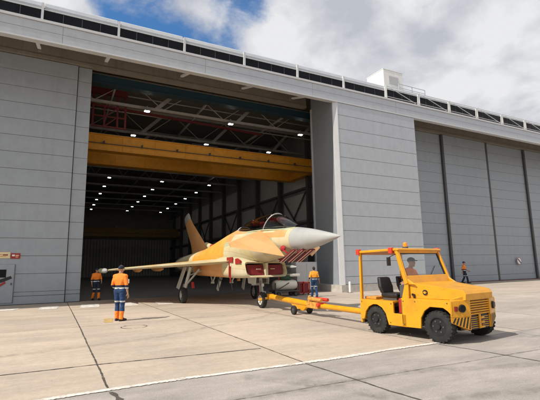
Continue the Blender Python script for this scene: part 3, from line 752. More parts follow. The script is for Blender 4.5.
b.build('ladder_frame', t)

# ------------------------------------------------------------------ fighter jet (x forward from nose wheel, y to its left, z up)
JET = thing('fighter_jet', 'delta wing fighter jet in orange and cream primer with grey nose cone, on its wheels', 'aircraft', (7.54, 15.36, 0), math.radians(-88.5))
def ring(x, zt, zb, w, pt=1.0, zc=None, n=32, pb=0.9):
    zc = (zt + zb) / 2 if zc is None else zc
    r = []
    for i in range(n):
        a = 2 * PI * i / n
        c, s = math.cos(a), math.sin(a)
        p = pt if s > 0 else pb
        y = w * math.copysign(abs(c) ** p, c)
        z = zc + (zt - zc) * math.copysign(abs(s) ** 0.95, s) if s > 0 else zc + (zc - zb) * s
        r.append((x, y, z))
    return r
def interp(st, x):
    for a, c in zip(st, st[1:]):
        if a[0] >= x >= c[0]:
            t = (a[0] - x) / (a[0] - c[0]); t2 = t
            return [a[i] + (c[i] - a[i]) * t2 for i in range(len(a))]
    return list(st[-1])
# x, ztop, zbot, halfwidth, power top, zc
FS = [(2.95, 3.04, 2.165, .46, 1.0, 2.59), (2.50, 3.10, 2.13, .52, 1.0, 2.60), (1.8, 3.20, 2.02, .60, 1.0, 2.60), (0.8, 3.25, 1.90, .68, .95, 2.58), (-0.3, 3.27, 1.75, .78, .95, 2.5),
      (-1.2, 3.32, 1.6, .92, 1.05, 2.4), (-1.75, 3.40, 1.5, .98, 1.25, 2.3), (-2.5, 3.30, 1.35, 1.06, 1.4, 2.2), (-3.8, 3.02, 1.28, 1.15, 1.5, 2.1),
      (-5.0, 2.74, 1.26, 1.16, 1.4, 2.05), (-7.0, 2.56, 1.3, 1.10, 1.2, 2.0), (-8.5, 2.45, 1.4, 1.0, 1.05, 1.95), (-9.5, 2.3, 1.5, .92, 1.0, 1.92)]
xsf = [2.95, 2.72, 2.45, 2.2, 1.95, 1.55, 1.15, .8, .45, .1, -.3, -.75, -1.2, -1.5, -1.75, -2.1, -2.5, -3.1, -3.8, -4.4, -5.0, -5.6, -6.2, -7, -7.8, -8.5, -9.0, -9.5]
def fcol(i, j):
    x = xsf[i]; nseg = 32
    a = (j + .5) / nseg * 360
    side = a if a <= 90 else 180 - a if a <= 270 else a - 360      # elevation angle on either side
    if x > 2.8: return 'palegreen' if side > 52 else 'cream'
    if x > 2.0: return 'palegreen' if side > 48 else 'orange' if side > 8 else 'cream' if side > -40 else 'palegreen'
    if x > 1.5: return 'palegreen' if side > 60 else 'cream' if side > 36 else 'orange' if side > 12 else 'palegreen' if side > -22 else 'cream'
    if x > .8: return 'orange' if 10 < side < 48 else 'palegreen' if side >= 48 else 'palegreen' if side > -20 else 'cream'
    if x > -.3: return 'palegreen' if side > 30 else 'cream'
    if x > -1.2: return 'cream' if side < 40 else 'orange'
    if x > -1.75: return 'cream' if side < 12 else 'palegreen' if side < 24 else 'orange'
    if x > -5.4: return 'yellow' if side > -8 else 'cream'
    if x > -6.2: return 'cream'
    return 'cream' if side < 70 else 'yellow'
b = MB()
b.loft([ring(*(lambda s: (s[0], s[1], s[2], s[3], s[4], s[5]))(interp(FS, x))) for x in xsf], 'cream', kf=fcol)
b.build('fuselage', JET)
NS = [(5.26, 2.565, 2.555, .012), (5.05, 2.635, 2.49, .075), (4.7, 2.715, 2.42, .15), (4.2, 2.825, 2.32, .255), (3.7, 2.925, 2.24, .345), (3.3, 2.99, 2.19, .41), (2.955, 3.04, 2.165, .46)]
b = MB(); b.loft([ring(x, zt, zb, w, 1.0, 2.56 + .03 * (5.26 - x) / 2.3, pb=1.0) for x, zt, zb, w in NS], 'radome'); b.build('nose_cone', JET)
# canopy
CS = [(2.85, 3.13, .10), (2.4, 3.36, .30), (1.95, 3.56, .40), (1.5, 3.70, .45), (1.0, 3.75, .47), (.4, 3.745, .48), (-.3, 3.70, .47), (-.9, 3.62, .44), (-1.4, 3.50, .38), (-1.85, 3.36, .26)]
def arch(x, zt, w, n=14, zb=None, k=1.0):
    zb = interp(FS, x)[1] - .13 - (0.05 if x < 2 else 0) if zb is None else zb
    if x > 2.5: zb = 3.0
    return [(x, w * k * math.cos(PI * i / n), zb + (zt - zb) * k * (math.sin(PI * i / n) ** .85)) for i in range(n + 1)]
b = MB(); b.loft([arch(*c) for c in CS], 'canopy', closed=False, caps=False)
cano = b.build('canopy', JET)
b = MB()
def hoop(x, lean, w0):
    P0 = arch(*interp(CS, x)); P = []
    for i, p in enumerate(P0):
        xx = x + lean * (p[2] - P0[0][2]) / max(.01, P0[7][2] - P0[0][2]); c = interp(CS, xx); q = arch(c[0], c[1] + .008, c[2] + .008)[i]
        P.append(Vector(q))
    b.tube(P, w0, 'radome', 6)
hoop(1.05, .42, .022)
hoop(-1.6, .0, .035)
for s in (1, -1):
    b.tube([(c[0], s * (c[2] + .012), arch(*c)[0][2] + .02) for c in CS], .035, 'palegreen', 6)
b.build('canopy_frame', cano)
b = MB()   # cockpit tub, dark coaming under the glass
for c in CS[1:-1]: pass
b.loft([[(c[0], c[2] * .9, arch(*c)[0][2] + .11), (c[0], -c[2] * .9, arch(*c)[0][2] + .11), (c[0], -c[2] * .9, arch(*c)[0][2] - .1), (c[0], c[2] * .9, arch(*c)[0][2] - .1)] for c in CS[1:]], 'black', smooth=False)
b.build('cockpit_coaming', JET)
for x in (0.95, -0.55):
    b = MB()
    b.box((x - .12, -.2, 3.1), (x + .06, .2, 3.50), 'black'); b.box((x - .14, -.15, 3.42), (x + .02, .15, 3.58), 'black'); b.box((x, -.22, 3.1), (x + .5, .22, 3.28), 'black')
    st = b.build('ejection_seat', JET, bevel=.02)
    b = MB()
    b.box((x + .02, -.13, 3.40), (x + .10, .13, 3.585), 'ribbon'); b.box((x - .15, -.16, 3.56), (x + .04, .16, 3.62), 'ribbon')
    b.build('seat_cover', st, bevel=.02)
b = MB(); b.ball((1.72, 0, 3.43), .2, 'ribbon', 14, (.9, 1.2, .55)); b.build('instrument_cover', JET)
b = MB(); b.ball((0.25, 0, 3.42), .17, 'ribbon', 14, (.7, 1.1, .6)); b.build('instrument_cover', JET)
# intake duct
def rrect(x, w, z0, z1, r=.16, smile=0.0, n=5, shift=0.0):
    pts = []
    for cx, cz, a0 in ((w - r, z1 - r * .5, 0), (-(w - r), z1 - r * .5, 90), (-(w - r), z0 + r, 180), (w - r, z0 + r, 270)):
        for i in range(n + 1):
            a = math.radians(a0 + 90 * i / n)
            rz = r * .5 if a0 < 180 else r
            y, z = cx + r * math.cos(a), cz + rz * math.sin(a)
            z += smile * (y / w) ** 2 if z < (z0 + z1) / 2 else 0
            pts.append((x + shift * (z - z0), y, z))
    return pts
b = MB()
sh = -.42
outer = [rrect(.62, .93, 1.17, 1.86, smile=.13, shift=sh), rrect(.2, .98, 1.16, 1.95, smile=.10, shift=sh), rrect(-.5, 1.02, 1.17, 2.05, r=.2, smile=.06, shift=0), rrect(-1.6, 1.1, 1.2, 2.12, r=.25, smile=.03), rrect(-3.2, 1.2, 1.24, 2.0, r=.3), rrect(-5.2, 1.2, 1.26, 1.9, r=.3)]
inner = [rrect(-.5, .88, 1.27, 1.78, smile=.1), rrect(.5, .875, 1.235, 1.80, smile=.13, shift=sh)]
b.loft(inner + outer, 'cream', caps=False, kf=lambda i, j: 'cream' if i < 4 else ('orange' if i > 4 and 10 < j < 24 else 'cream'))
b.box((-.3, -.055, 1.2), (.47, .055, 1.80), 'cream')
duct = b.build('intake', JET)
for s in (1, -1):
    b = MB()
    v = []
    for x, k in ((.30, 0), (.12, 1)):
        v.append([(x + .10 + (-.0), s * .08, 1.30), (x + .10, s * .80, 1.36), (x - .05, s * .82, 1.74), (x - .05, s * .08, 1.75)])
    b.loft(v, 'dred', smooth=False); 
    cv_ = b.build('intake_cover', JET, bevel=.015)
    b = MB(); b.box((.335, s * .32 - .1, 1.555), (.375, s * .32 + .1, 1.585), 'cream'); b.build('handle', cv_)
# red patches and cover tabs on the intake side
for s in (1, -1):
    b = MB()
    b.box((-1.15, s * 1.055 - .02, 1.86), (-.55, s * 1.055 + .02, 2.08), 'red'); b.build('panel_cover', JET)
    b = MB(); b.prism([(-.35, 1.78), (.12, 1.82), (.12, 1.92), (-.2, 2.02), (-.38, 2.0)], 'y', s * 1.0 - .03, s * 1.0 + .03, 'red'); b.build('panel_cover', JET)
    for x, z0, z1 in ((-.75, 1.25, 1.86), (-.62, 1.05, 1.7)):
        b = MB(); b.bar((x, s * 1.13, z1), (x + .05, s * 1.15, z0), .05, .012, 'ribbon'); b.build('streamer', JET)
# wings
def foil(c0, c1, y, z, th, n=9):
    pts = []
    for i in range(n): 
        t = i / (n - 1); pts.append((c0 + (c1 - c0) * t, y, z + th * (math.sin(PI * t ** .7)) * .5 + .012))
    for i in range(n - 2, 0, -1):
        t = i / (n - 1); pts.append((c0 + (c1 - c0) * t, y, z - th * (math.sin(PI * t ** .7)) * .5 - .012))
    return pts
for s in (1, -1):
    b = MB()
    st = [(0, -.55, -8.3, .85, 1.92, .26), (0, -1.4, -8.2, 1.5, 1.88, .22), (0, -3.3, -8.0, 2.9, 1.78, .16), (0, -5.0, -7.8, 4.2, 1.69, .11), (0, -6.2, -7.65, 5.12, 1.62, .07)]
    b.loft([foil(a[1], a[2], s * a[3], a[4], a[5]) for a in st], 'yellow', kf=lambda i, j: 'cream' if j in (0, 15, 14, 1) else ('yellow' if j < 8 else 'orange' if i > 1 else 'yellow'), smooth=True)
    wg = b.build('wing', JET)
    b = MB(); b.loft([[(x, s * 5.3 + r * math.cos(2 * PI * i / 14), 1.6 + r * math.sin(2 * PI * i / 14)) for i in range(14)] for x, r in ((-5.6, .02), (-5.7, .06), (-6.0, .105), (-6.4, .12), (-7.8, .12), (-8.3, .09), (-8.5, .04))], 'palegreen', kf=lambda i, j: 'palegreen' if i > 2 else 'radome')
    b.build('wingtip_pod', JET)
    for y in (2.6, 3.6):
        b = MB(); b.loft([[(x, s * y + r * math.cos(2 * PI * i / 10) * .6, 1.66 - .10 * (y - 1.6) * .3 + r * math.sin(2 * PI * i / 10)) for i in range(10)] for x, r in ((-4.9 - y * .3, .02), (-5.6 - y * .3, .12), (-7.6, .12), (-8.3, .03))], 'orange'); b.build('actuator_fairing', wg)
    # foreplane, drooped nose-down
    b = MB()
    rLE, rTE = Vector((2.85, s * .58, 2.00)), Vector((1.15, s * .66, 3.05))
    tLE, tTE = Vector((1.42, s * 1.98, 2.38)), Vector((1.18, s * 1.98, 2.56))
    def sect(p, q, th, n=7):
        d = (q - p); u = Vector((0, 0, 1)) - d.normalized() * d.normalized().z; u.normalize()
        up_ = [p + d * (i / (n - 1)) + u * (th * math.sin(PI * (i / (n - 1)) ** .75) * .5 + .008) for i in range(n)]
        lo_ = [p + d * (i / (n - 1)) - u * (th * math.sin(PI * (i / (n - 1)) ** .75) * .5 + .008) for i in range(n - 2, 0, -1)]
        return up_ + lo_
    b.loft([sect(rLE, rTE, .12), sect(rLE.lerp(tLE, .5), rTE.lerp(tTE, .5), .08), sect(tLE, tTE, .04)], 'orange', kf=lambda i, j: 'offwhite' if j == 11 else 'orange' if j < 6 else 'cream')
    b.build('foreplane', JET)
# fin
b = MB()
def fsec(xl, xt, z, th):
    n = 7; up_ = [(xl + (xt - xl) * i / (n - 1), th * math.sin(PI * (i / (n - 1)) ** .75) * .5 + .006, z + (0 if z < 4 else -.32 * i / (n - 1))) for i in range(n)]
    return up_ + [(p[0], -p[1], p[2]) for p in up_[-2:0:-1]]
b.loft([fsec(-5.6, -9.0, 2.4, .22), fsec(-7.0, -9.4, 3.1, .18), fsec(-9.1, -10.3, 4.4, .10), fsec(-9.5, -10.55, 4.72, .08)], 'orange')
fin = b.build('tail_fin', JET)
b = MB(); b.loft([fsec(-9.48, -10.6, 4.725, .12), fsec(-9.7, -10.75, 4.98, .12), fsec(-9.95, -10.8, 5.12, .06)], 'radome'); b.build('fin_tip', fin)
b = MB(); b.cyl((-5.7, 0, 2.72), (-6.6, 0, 2.95), .16, 'cream', 12, r2=.12); b.ball((-5.68, 0, 2.74), .17, 'ribbon', 12, (.6, 1, 1)); b.build('fin_root_inlet', JET)
for s in (1, -1):
    b = MB(); b.cyl((-9.4, s * .44, 1.9), (-10.4, s * .40, 1.88), .44, 'dsteel', 20, r2=.33); b.build('exhaust_nozzle', JET)
# red and white striped covers hanging under the nose
for x, y in ((3.26, -.40), (3.44, -.16), (3.62, .08)):
    p, q = Vector((x, y, 2.22)), Vector((x - .86, y - .03, 1.83))
    b = MB(); b.bar(p, q, .225, .05, 'dred'); cv_ = b.build('probe_cover', JET, bevel=.008)
    b = MB()
    for oy, w in ((-.07, .03), (.06, .022)):
        for k in (-1, 1): o_ = Vector((-.01 * k, oy, .027 * k)); b.bar(p + o_, q + o_, w, .006, 'offwhite')
    b.build('stripe', cv_)
b = MB(); b.ball((2.62, -.5, 2.30), .13, 'ribbon', 12, (1.2, .5, .8)); b.bar((2.62, -.53, 2.3), (2.9, -.5, 2.12), .1, .02, 'ribbon'); b.build('sensor_cover', JET)

def wheel(parent, x, y, r, w, name='wheel', hub='offwhite'):
    prof = [(-.5, .62), (-.5, .84), (-.42, .95), (-.22, 1.0), (.22, 1.0), (.42, .95), (.5, .84), (.5, .62)]
    b = MB(); n = 28
    b.loft([[(x + r * rr * math.cos(2 * PI * i / n), y + w * yy, r + r * rr * math.sin(2 * PI * i / n)) for i in range(n)] for yy, rr in prof], 'rubber', caps=False)
    o = b.build(name, parent)
    b = MB()
    for s in (-1, 1):
        b.cyl((x, y, r), (x, y + s * w * .40, r), r * .62, hub, 20); b.cyl((x, y + s * w * .40, r), (x, y + s * w * .52, r), r * .26, hub, 12, r2=r * .2)
        for k in range(6):
            a = k * PI / 3; b.cyl((x + r * .43 * math.cos(a), y + s * w * .38, r + r * .43 * math.sin(a)), (x + r * .43 * math.cos(a), y + s * w * .415, r + r * .43 * math.sin(a)), r * .08, 'black', 8)
    b.build('rim', o)
    return o
# nose gear
g = MB()
g.cyl((-.12, 0, 1.25), (-.02, 0, .62), .075, 'gearm', 14); g.cyl((-.02, 0, .62), (.0, 0, .33), .045, 'chrome', 12)
g.bar((0, .14, .33), (0, .14, .66), .05, .07, 'gearm'); g.bar((0, .14, .64), (0, -.02, .64), .06, .06, 'gearm'); g.cyl((0, .16, .33), (0, -.1, .33), .035, 'gearm', 10)
g.bar((-.1, 0, .95), (-.95, 0, 1.28), .06, .06, 'gearm'); g.bar((.05, 0, .85), (.12, 0, .45), .03, .05, 'gearm'); g.box((.02, -.06, .86), (.09, .06, .98), 'lens')
ng = g.build('nose_landing_gear', JET); wheel(ng, 0, 0, .325, .20)
for s in (1, -1):
    b = MB(); b.prism([(.1, 1.24), (-.7, 1.24), (-.62, .98), (.04, .95)], 'y', s * .30 - .012, s * .30 + .012, 'gearm'); d_ = b.build('gear_door', ng)
    g = MB(); y = s * 1.95
    g.cyl((-3.95, s * 1.75, 1.72), (-4.35, y - s * .08, .75), .085, 'gearm', 14); g.cyl((-4.35, y - s * .08, .75), (-4.45, y - s * .1, .37), .055, 'chrome', 12)
    g.cyl((-4.45, y - s * .14, .37), (-4.45, y + s * .1, .37), .05, 'gearm', 10)
    g.bar((-4.3, s * 1.85, .85), (-3.4, s * 1.5, 1.6), .06, .06, 'gearm'); g.bar((-4.1, s * 1.8, 1.3), (-4.0, s * 1.1, 1.55), .05, .05, 'gearm')
    g.bar((-4.35, y, .9), (-4.62, y, .5), .04, .05, 'gearm')
    mg = g.build('main_landing_gear', JET); wheel(mg, -4.45, y, .37, .27, hub='gearm')
    b = MB(); v = [(-3.95, s * 1.98, 1.70), (-4.42, s * 1.98, 1.70), (-4.85, s * 2.18, .72), (-4.42, s * 2.18, .66)]
    b.faces(v + [(p[0], p[1] - s * .03, p[2]) for p in v], [(0, 1, 2, 3), (7, 6, 5, 4), (0, 4, 5, 1), (1, 5, 6, 2), (2, 6, 7, 3), (3, 7, 4, 0)], 'gearm'); b.build('gear_door', mg)
    b = MB(); b.bar((-2.9, s * .6, 1.28), (-3.25, s * .66, .62), .05, .22, 'gearm', up=(1, 0, 0)); b.build('gear_door', JET)
    b = MB(); b.bar((-3.8, s * 1.7, 1.0), (-3.75, s * 1.68, .72), .10, .1, 'ribbon'); b.build('safety_pin', mg)
# belly clutter
for x, y, k, dz in ((-1.6, -.5, 'gearm', .3), (-2.6, .3, 'orange', .25), (-3.4, -.7, 'dsteel', .3), (-.9, .4, 'gearm', .25), (-2.0, -.9, 'dsteel', .22), (-2.9, -.9, 'gearm', .34)):
    b = MB(); b.bar((x, y, 1.30), (x - .35, y, 1.30 - dz), .04, .04, k); b.bar((x - .35, y, 1.3 - dz), (x - .6, y, 1.28), .04, .04, k); b.box((x - .42, y - .06, 1.26 - dz), (x - .28, y + .06, 1.34 - dz), k); b.build('panel_strut', JET)
for x, y, l in ((-1.3, -.8, .55), (-2.4, -.95, .7), (-3.0, .2, .6), (-1.9, .5, .5)):
    b = MB(); b.tube([(x, y, 1.25), (x - .03, y + .02, 1.25 - l * .5), (x + .02, y + .05, 1.25 - l)], .018, 'black', 6); b.build('hose', JET)
b = MB(); b.box((-.75, -.28, 1.0), (-.15, .28, 1.24), 'dsteel'); b.box((-.55, -.2, .9), (-.3, .2, 1.0), 'gearm'); b.build('wheel_bay', ng)
b = MB(); b.tube([(.05, -.06, 1.1), (.09, -.1, .8), (.06, -.09, .5)], .014, 'black', 6); b.tube([(-.02, -.1, 1.1), (.02, -.12, .75), (.02, -.12, .36)], .01, 'ribbon', 6); b.build('hydraulic_line', ng)
b = MB(); b.ball((5.2, 0, 2.56), .03, 'gearm', 8); b.cyl((5.2, 0, 2.56), (5.42, 0, 2.558), .012, 'gearm', 8, r2=.005); b.build('pitot_tip', JET)

# ------------------------------------------------------------------ tow bar
tb = thing('tow_bar', 'long yellow aircraft tow bar linking the nose wheel to the tractor', 'tow bar', (7.72, 12.6, 0))
def T(x, y, z): return (x - 7.72, y - 12.6, z)
b = MB(); b.cyl(T(7.70, 14.85, .47), T(7.76, 12.05, .36), .105, 'tyellow', 16); b.build('front_tube', tb)
b = MB(); b.cyl(T(7.77, 11.5, .36), T(7.80, 9.05, .36), .085, 'tyellow', 16); b.build('rear_tube', tb)
b = MB(); b.box(T(7.62, 14.80, .36), T(7.80, 15.05, .58), 'tyellow'); b.bar(T(7.62, 14.95, .42), T(7.40, 15.36, .34), .07, .09, 'tyellow'); b.bar(T(7.80, 14.95, .42), T(7.75, 15.36, .34), .07, .09, 'tyellow')
b.cyl(T(7.36, 15.36, .325), T(7.77, 15.36, .325), .03, 'dsteel', 8); b.build('nose_fork', tb, bevel=.01)
b = MB(); b.box(T(7.64, 11.45, .26), T(7.88, 12.15, .47), 'rust'); b.cyl(T(7.76, 11.9, .47), T(7.76, 11.9, .62), .05, 'rust', 10)
b.cyl(T(7.66, 11.25, .56), T(7.66, 12.0, .56), .06, 'rust', 10); b.cyl(T(7.88, 11.2, .56), T(7.88, 11.9, .56), .06, 'orred', 10); b.bar(T(7.66, 11.95, .38), T(7.66, 11.95, .66), .07, .09, 'rust'); b.cyl(T(7.6, 11.42, .4), T(7.94, 11.42, .4), .07, 'orred', 10)
b.build('shock_coupling', tb, bevel=.012)
b = MB(); b.bar(T(7.74, 12.95, .36), T(7.74, 12.62, .17), .10, .12, 'tyellow'); b.cyl(T(7.45, 12.6, .155), T(8.05, 12.6, .155), .03, 'dsteel', 8); b.prism([(12.15 - 12.6, .3), (13.3 - 12.6, .36), (12.9 - 12.6, .14), (12.4 - 12.6, .14)], 'x', -.05, .05, 'tyellow'); b.build('wheel_bracket', tb)
for x in (7.42, 8.06):
    o = wheel(tb, x - 7.72, 0, .155, .11, hub='dsteel')
    # wheels turn about the x axis here
    o.rotation_euler = (0, 0, 0)
for o in [c for c in tb.children if c.name.startswith('wheel') and not c.name.startswith('wheel_b')]:
    cx = None
    vsm = [v.co.copy() for v in o.data.vertices]
    cxx = sum(v.x for v in vsm) / len(vsm); cyy = sum(v.y for v in vsm) / len(vsm)
    R90 = Matrix.Translation((cxx, cyy, 0)) @ Matrix.Rotation(PI / 2, 4, 'Z') @ Matrix.Translation((-cxx, -cyy, 0))
    for q in [o] + list(o.children): q.data.transform(R90)
b = MB(); b.cyl(T(7.80, 9.08, .36), T(7.80, 8.90, .36), .045, 'dsteel', 10); b.build('eye', tb)

# ------------------------------------------------------------------ tow tractor (x forward, y left)
TA = math.radians(6.62)
TR = thing('tow_tractor', 'yellow open-sided airport tow tractor with cab roof and striped front bumper', 'tow tractor', (7.97, 8.185, 0), TA - PI / 2)
HW = .865
def both(fn):
    for s in (1, -1): fn(s)
# chassis and body tub
b = MB()
b.box((-.42, -.55, .26), (2.05, .55, .5), 'black'); b.box((-.3, -.5, .5), (.95, .5, .54), 'dsteel'); b.build('chassis', TR)
def side_rear(s):
    b = MB()
    arch_ = [(.37 * math.cos(a), .30 + .40 * math.sin(a)) for a in [math.radians(x) for x in (5, 30, 55, 80, 100, 125, 150, 175)]]
    poly = [(-.50, .25), (-.50, .80), (.56, .80), (.56, .52), (.92, .52), (.92, .24), (.40, .24)] + arch_
    b.prism(poly, 'y', s * HW, s * (HW - .05), 'tyellow'); b.build('rear_side_panel', TR, bevel=.008)
both(side_rear)
b = MB(); b.box((-.50, -HW + .052, .75), (.56, HW - .052, .795), 'tyellow'); b.box((-.50, -HW + .052, .28), (-.45, HW - .052, .75), 'tyellow'); b.box((.56, -.5, .5), (.60, .5, .75), 'tyellow'); b.build('rear_deck', TR, bevel=.006)
b = MB(); b.box((.58, -HW + .06, .48), (1.0, HW - .06, .52), 'dsteel'); b.build('cab_step', TR)
def side_front(s):
    b = MB()
    arch_ = [(1.715 + .43 * math.cos(a), .33 + .44 * math.sin(a)) for a in [math.radians(x) for x in (39, 52, 68, 112, 135, 160, 190)]]
    poly = [(.80, .24), (.80, .89), (2.075, .875), (2.075, .61)] + arch_
    b.prism(poly, 'y', s * HW, s * (HW - .05), 'tyellow'); b.build('front_side_panel', TR, bevel=.008)
both(side_front)
def inner_arch(s):
    b = MB(); b.box((1.22, s * .42 - .01, .3), (2.05, s * .42 + .01, .86), 'black'); b.build('wheel_arch_liner', TR)
both(inner_arch)
b = MB()   # hood: sloping top
hp = [(.93, .892), (.93, 1.235), (1.05, 1.235), (2.06, 1.115), (2.17, 1.085), (2.215, 1.02), (2.20, .892)]
hw = lambda x: .80 - .27 * max(0, (x - .93)) / 1.27
b.loft([[(x, s_ * hw(x), z) for x, z in hp] for s_ in (-1, 1)], 'tyellow', smooth=False)
b.prism([(.80, .885), (.80, .893), (2.06, .885), (2.06, .877)], 'y', -HW + .04, HW - .04, 'tyellow')
b.build('hood', TR, bevel=.03, seg=3)
b = MB(); b.cyl((1.36, -.700, 1.03), (1.36, -.725, 1.03), .06, 'black', 20); b.bar((1.335, -.728, 1.03), (1.385, -.728, 1.03), .006, .05, 'tyellow'); b.box((1.31, -.727, 1.025), (1.41, -.7265, 1.035), 'tyellow'); b.build('badge', TR)
b = MB(); b.cyl((1.12, -.79, .90), (1.12, -.79, .99), .022, 'black', 8); b.box((1.06, -.80, .955), (1.09, -.765, 1.0), 'black'); b.build('hood_latch', TR)
# front: centre block with louvres and chamfered bumper corners
b = MB(); b.box((1.98, -.385, .30), (2.14, .385, .90), 'tyellow'); b.build('front_bulkhead', TR, bevel=.01)
b = MB()
b.box((2.141, -.38, .57), (2.15, .38, 1.04), 'black')
for i in range(9): b.prism([(2.15, .59 + i * .05), (2.19, .582 + i * .05), (2.19, .602 + i * .05), (2.15, .615 + i * .05)], 'y', -.38, .38, 'tyellow')
for y in (-.395, .395): b.box((2.135, y - .018, .54), (2.20, y + .018, 1.03), 'tyellow')
b.build('grille', TR)
b = MB()
b.box((2.141, -.40, .27), (2.165, .40, .56), 'black')
for y in (-.385, -.03, .385): b.box((2.164, y - .014, .275), (2.182, y + .014, .555), 'tyellow')
for k in range(6):
    for y0, y1 in ((-.36, -.07), (.07, .36)): b.box((2.164, y0, .30 + k * .043), (2.176, y1, .313 + k * .043), 'tyellow')
b.box((2.17, -.06, .285), (2.20, .0, .575), 'tyellow')
for z in (.29, .385, .48): b.box((2.17, -.0, z), (2.21, .12, z + .04), 'tyellow')
b.build('drawbar_bracket', TR, bevel=.004)
def corner(s):
    p0, p1 = Vector((2.20, s * .412)), Vector((2.06, s * (HW + .012)))
    n_ = Vector((p0.y - p1.y, -(p0.x - p1.x))); n_.normalize()
    if n_.x < 0: n_ = -n_
    b = MB()
    b.prism([tuple(p0), tuple(p1), (2.0, s * (HW - .05)), (2.05, s * .412)], 'z', .552, .885, 'tyellow')
    q0, q1, q2, q3 = tuple(p0), tuple(p1), (2.0, s * (HW - .05)), (2.05, s * .412)
    b.faces([(*q0, .885), (*q1, .885), (*q2, .885), (*q3, .885), (q0[0], q0[1], 1.0), (q1[0] - .03, q1[1] - s * .03, .91), (*q2, .90), (*q3, 1.0)], [(0, 3, 2, 1), (4, 5, 6, 7), (0, 1, 5, 4), (1, 2, 6, 5), (2, 3, 7, 6), (3, 0, 4, 7)], 'tyellow')
    q0, q1, q2, q3 = tuple(p0), tuple(p1), (2.0, s * (HW - .05)), (2.05, s * .412)
    b.faces([(*q0, .27), (*q1, .44), (*q2, .44), (*q3, .27), (*q0, .548), (*q1, .548), (*q2, .548), (*q3, .548)], [(0, 3, 2, 1), (4, 5, 6, 7), (0, 1, 5, 4), (1, 2, 6, 5), (2, 3, 7, 6), (3, 0, 4, 7)], 'tyellow')
    cb = b.build('bumper_corner', TR, bevel=.006)
    b = MB()
    nst = 6
    for i in range(nst):
        t0 = i / nst + .04; t1 = t0 + .46 / nst; lean = -.14
        def pt(t, z): 
            q = p0.lerp(p1, t); q = q + n_ * .004; return (q.x, q.y, z)
        cl = lambda t: min(max(t, 0), 1)
        zl = lambda t: .275 + .17 * t
        b.faces([pt(cl(t0), zl(cl(t0)) + .008), pt(cl(t1), zl(cl(t1)) + .008), pt(cl(t1 + lean), .543), pt(cl(t0 + lean), .543)], [(0, 1, 2, 3)], 'black')
    b.build('hazard_stripe', cb)
    b = MB(); c = p0.lerp(p1, .42); q = c + n_ * .035
    b.cyl((c.x - n_.x * .01, c.y - n_.y * .01, .73), (q.x, q.y, .73), .082, 'black', 20); b.cyl((q.x, q.y, .73), (q.x + n_.x * .006, q.y + n_.y * .006, .73), .062, 'dglass', 18)
    b.build('headlight', TR)
    b = MB(); c = p0.lerp(p1, .74); t_ = (p1 - p0).normalized() * .036
    v = [(c.x - t_.x, c.y - t_.y), (c.x + t_.x, c.y + t_.y), (c.x + t_.x + n_.x * .03, c.y + t_.y + n_.y * .03), (c.x - t_.x + n_.x * .03, c.y - t_.y + n_.y * .03)]
    b.prism(v, 'z', .675, .775, 'dred'); b.build('indicator_light', TR, bevel=.006)
both(corner)
def trim_detail(s):
    b = MB(); y = s * (HW + .002)
    for x, z in ((-.44, .74), (-.44, .30), (.5, .74), (.86, .82), (.86, .30), (1.18, .83), (1.98, .84), (.46, .30)): b.cyl((x, y, z), (x, y + s * .008, z), .013, 'dsteel', 8)
    b.box((.815, y - .003, .30) if s < 0 else (.815, y - .003, .30), (.822, y + .003, .86), 'black')
    b.build('bolt', TR)
    b = MB(); b.box((-.52, s * (HW - .16) - .09, .20), (-.50, s * (HW - .16) + .09, .40), 'black'); b.build('mud_flap', TR)
    b = MB(); b.box((.62, s * (HW - .2) - .10, .475), (.90, s * (HW - .2) + .10, .482), 'black'); b.build('tread_plate', TR)
both(trim_detail)
# cab: windscreen frame, posts, roof
A0, A1 = Vector((.98, 0, 1.235)), Vector((.72, 0, 2.0))
def ap(t, y): 
    q = A0.lerp(A1, t); return Vector((q.x, y, q.z))
b = MB()
b.bar(ap(-.03, -HW + .02), ap(1.02, -HW + .06), .085, .09, 'tyellow'); b.bar(ap(-.03, HW - .02), ap(1.02, HW - .06), .085, .09, 'tyellow')
b.bar(ap(.085, -HW + .06), ap(.085, HW - .06), .08, .20, 'tyellow', up=(-.35, 0, 1)); b.bar(ap(.97, -HW + .08), ap(.97, HW - .08), .08, .10, 'tyellow', up=(.35, 0, 1))
b.prism([(.82, .88), (1.02, .88), (1.02, 1.24), (.93, 1.24)], 'y', -HW + .005, -HW + .06, 'tyellow'); b.prism([(.82, .88), (1.02, .88), (1.02, 1.24), (.93, 1.24)], 'y', HW - .06, HW - .005, 'tyellow')
for s in (1, -1): b.prism([(.96, 1.20), (1.20, 1.205), (1.00, 1.33), (.95, 1.33)], 'y', s * (HW - .035), s * (HW - .075), 'tyellow')
b.build('windscreen_frame', TR, bevel=.015)
b = MB(); e = .105
v = [ap(.20, -HW + e), ap(.20, HW - e), ap(.91, HW - e - .02), ap(.91, -HW + e + .02)]
b.faces(v, [(0, 1, 2, 3)], 'windg'); b.build('windscreen', TR)
b = MB()
for p, q in zip(v, v[1:] + v[:1]): b.bar(p, q, .03, .03, 'black', up=(.9, 0, .35))
b.build('windscreen_seal', TR)
b = MB(); b.bar(ap(.21, .15) + Vector((.02, 0, 0)), ap(.5, .45) + Vector((.02, 0, 0)), .012, .012, 'black'); b.build('wiper', TR)
b = MB(); b.box((.72, -HW + .07, .89), (.92, HW - .07, 1.19), 'dsteel'); b.build('dashboard', TR, bevel=.02)
def post(s):
    b = MB(); b.bar((-.475, s * (HW - .04), .22), (-.455, s * (HW - .05), 1.98), .075, .06, 'tyellow', up=(1, 0, 0)); b.build('roof_post', TR, bevel=.008)
both(post)
b = MB()
b.prism([(-.53, 1.97), (.80, 1.995), (.81, 2.025), (.78, 2.055), (-.50, 2.035), (-.54, 2.01)], 'y', -HW, HW, 'tyellow'); rf = b.build('roof', TR, bevel=.015)
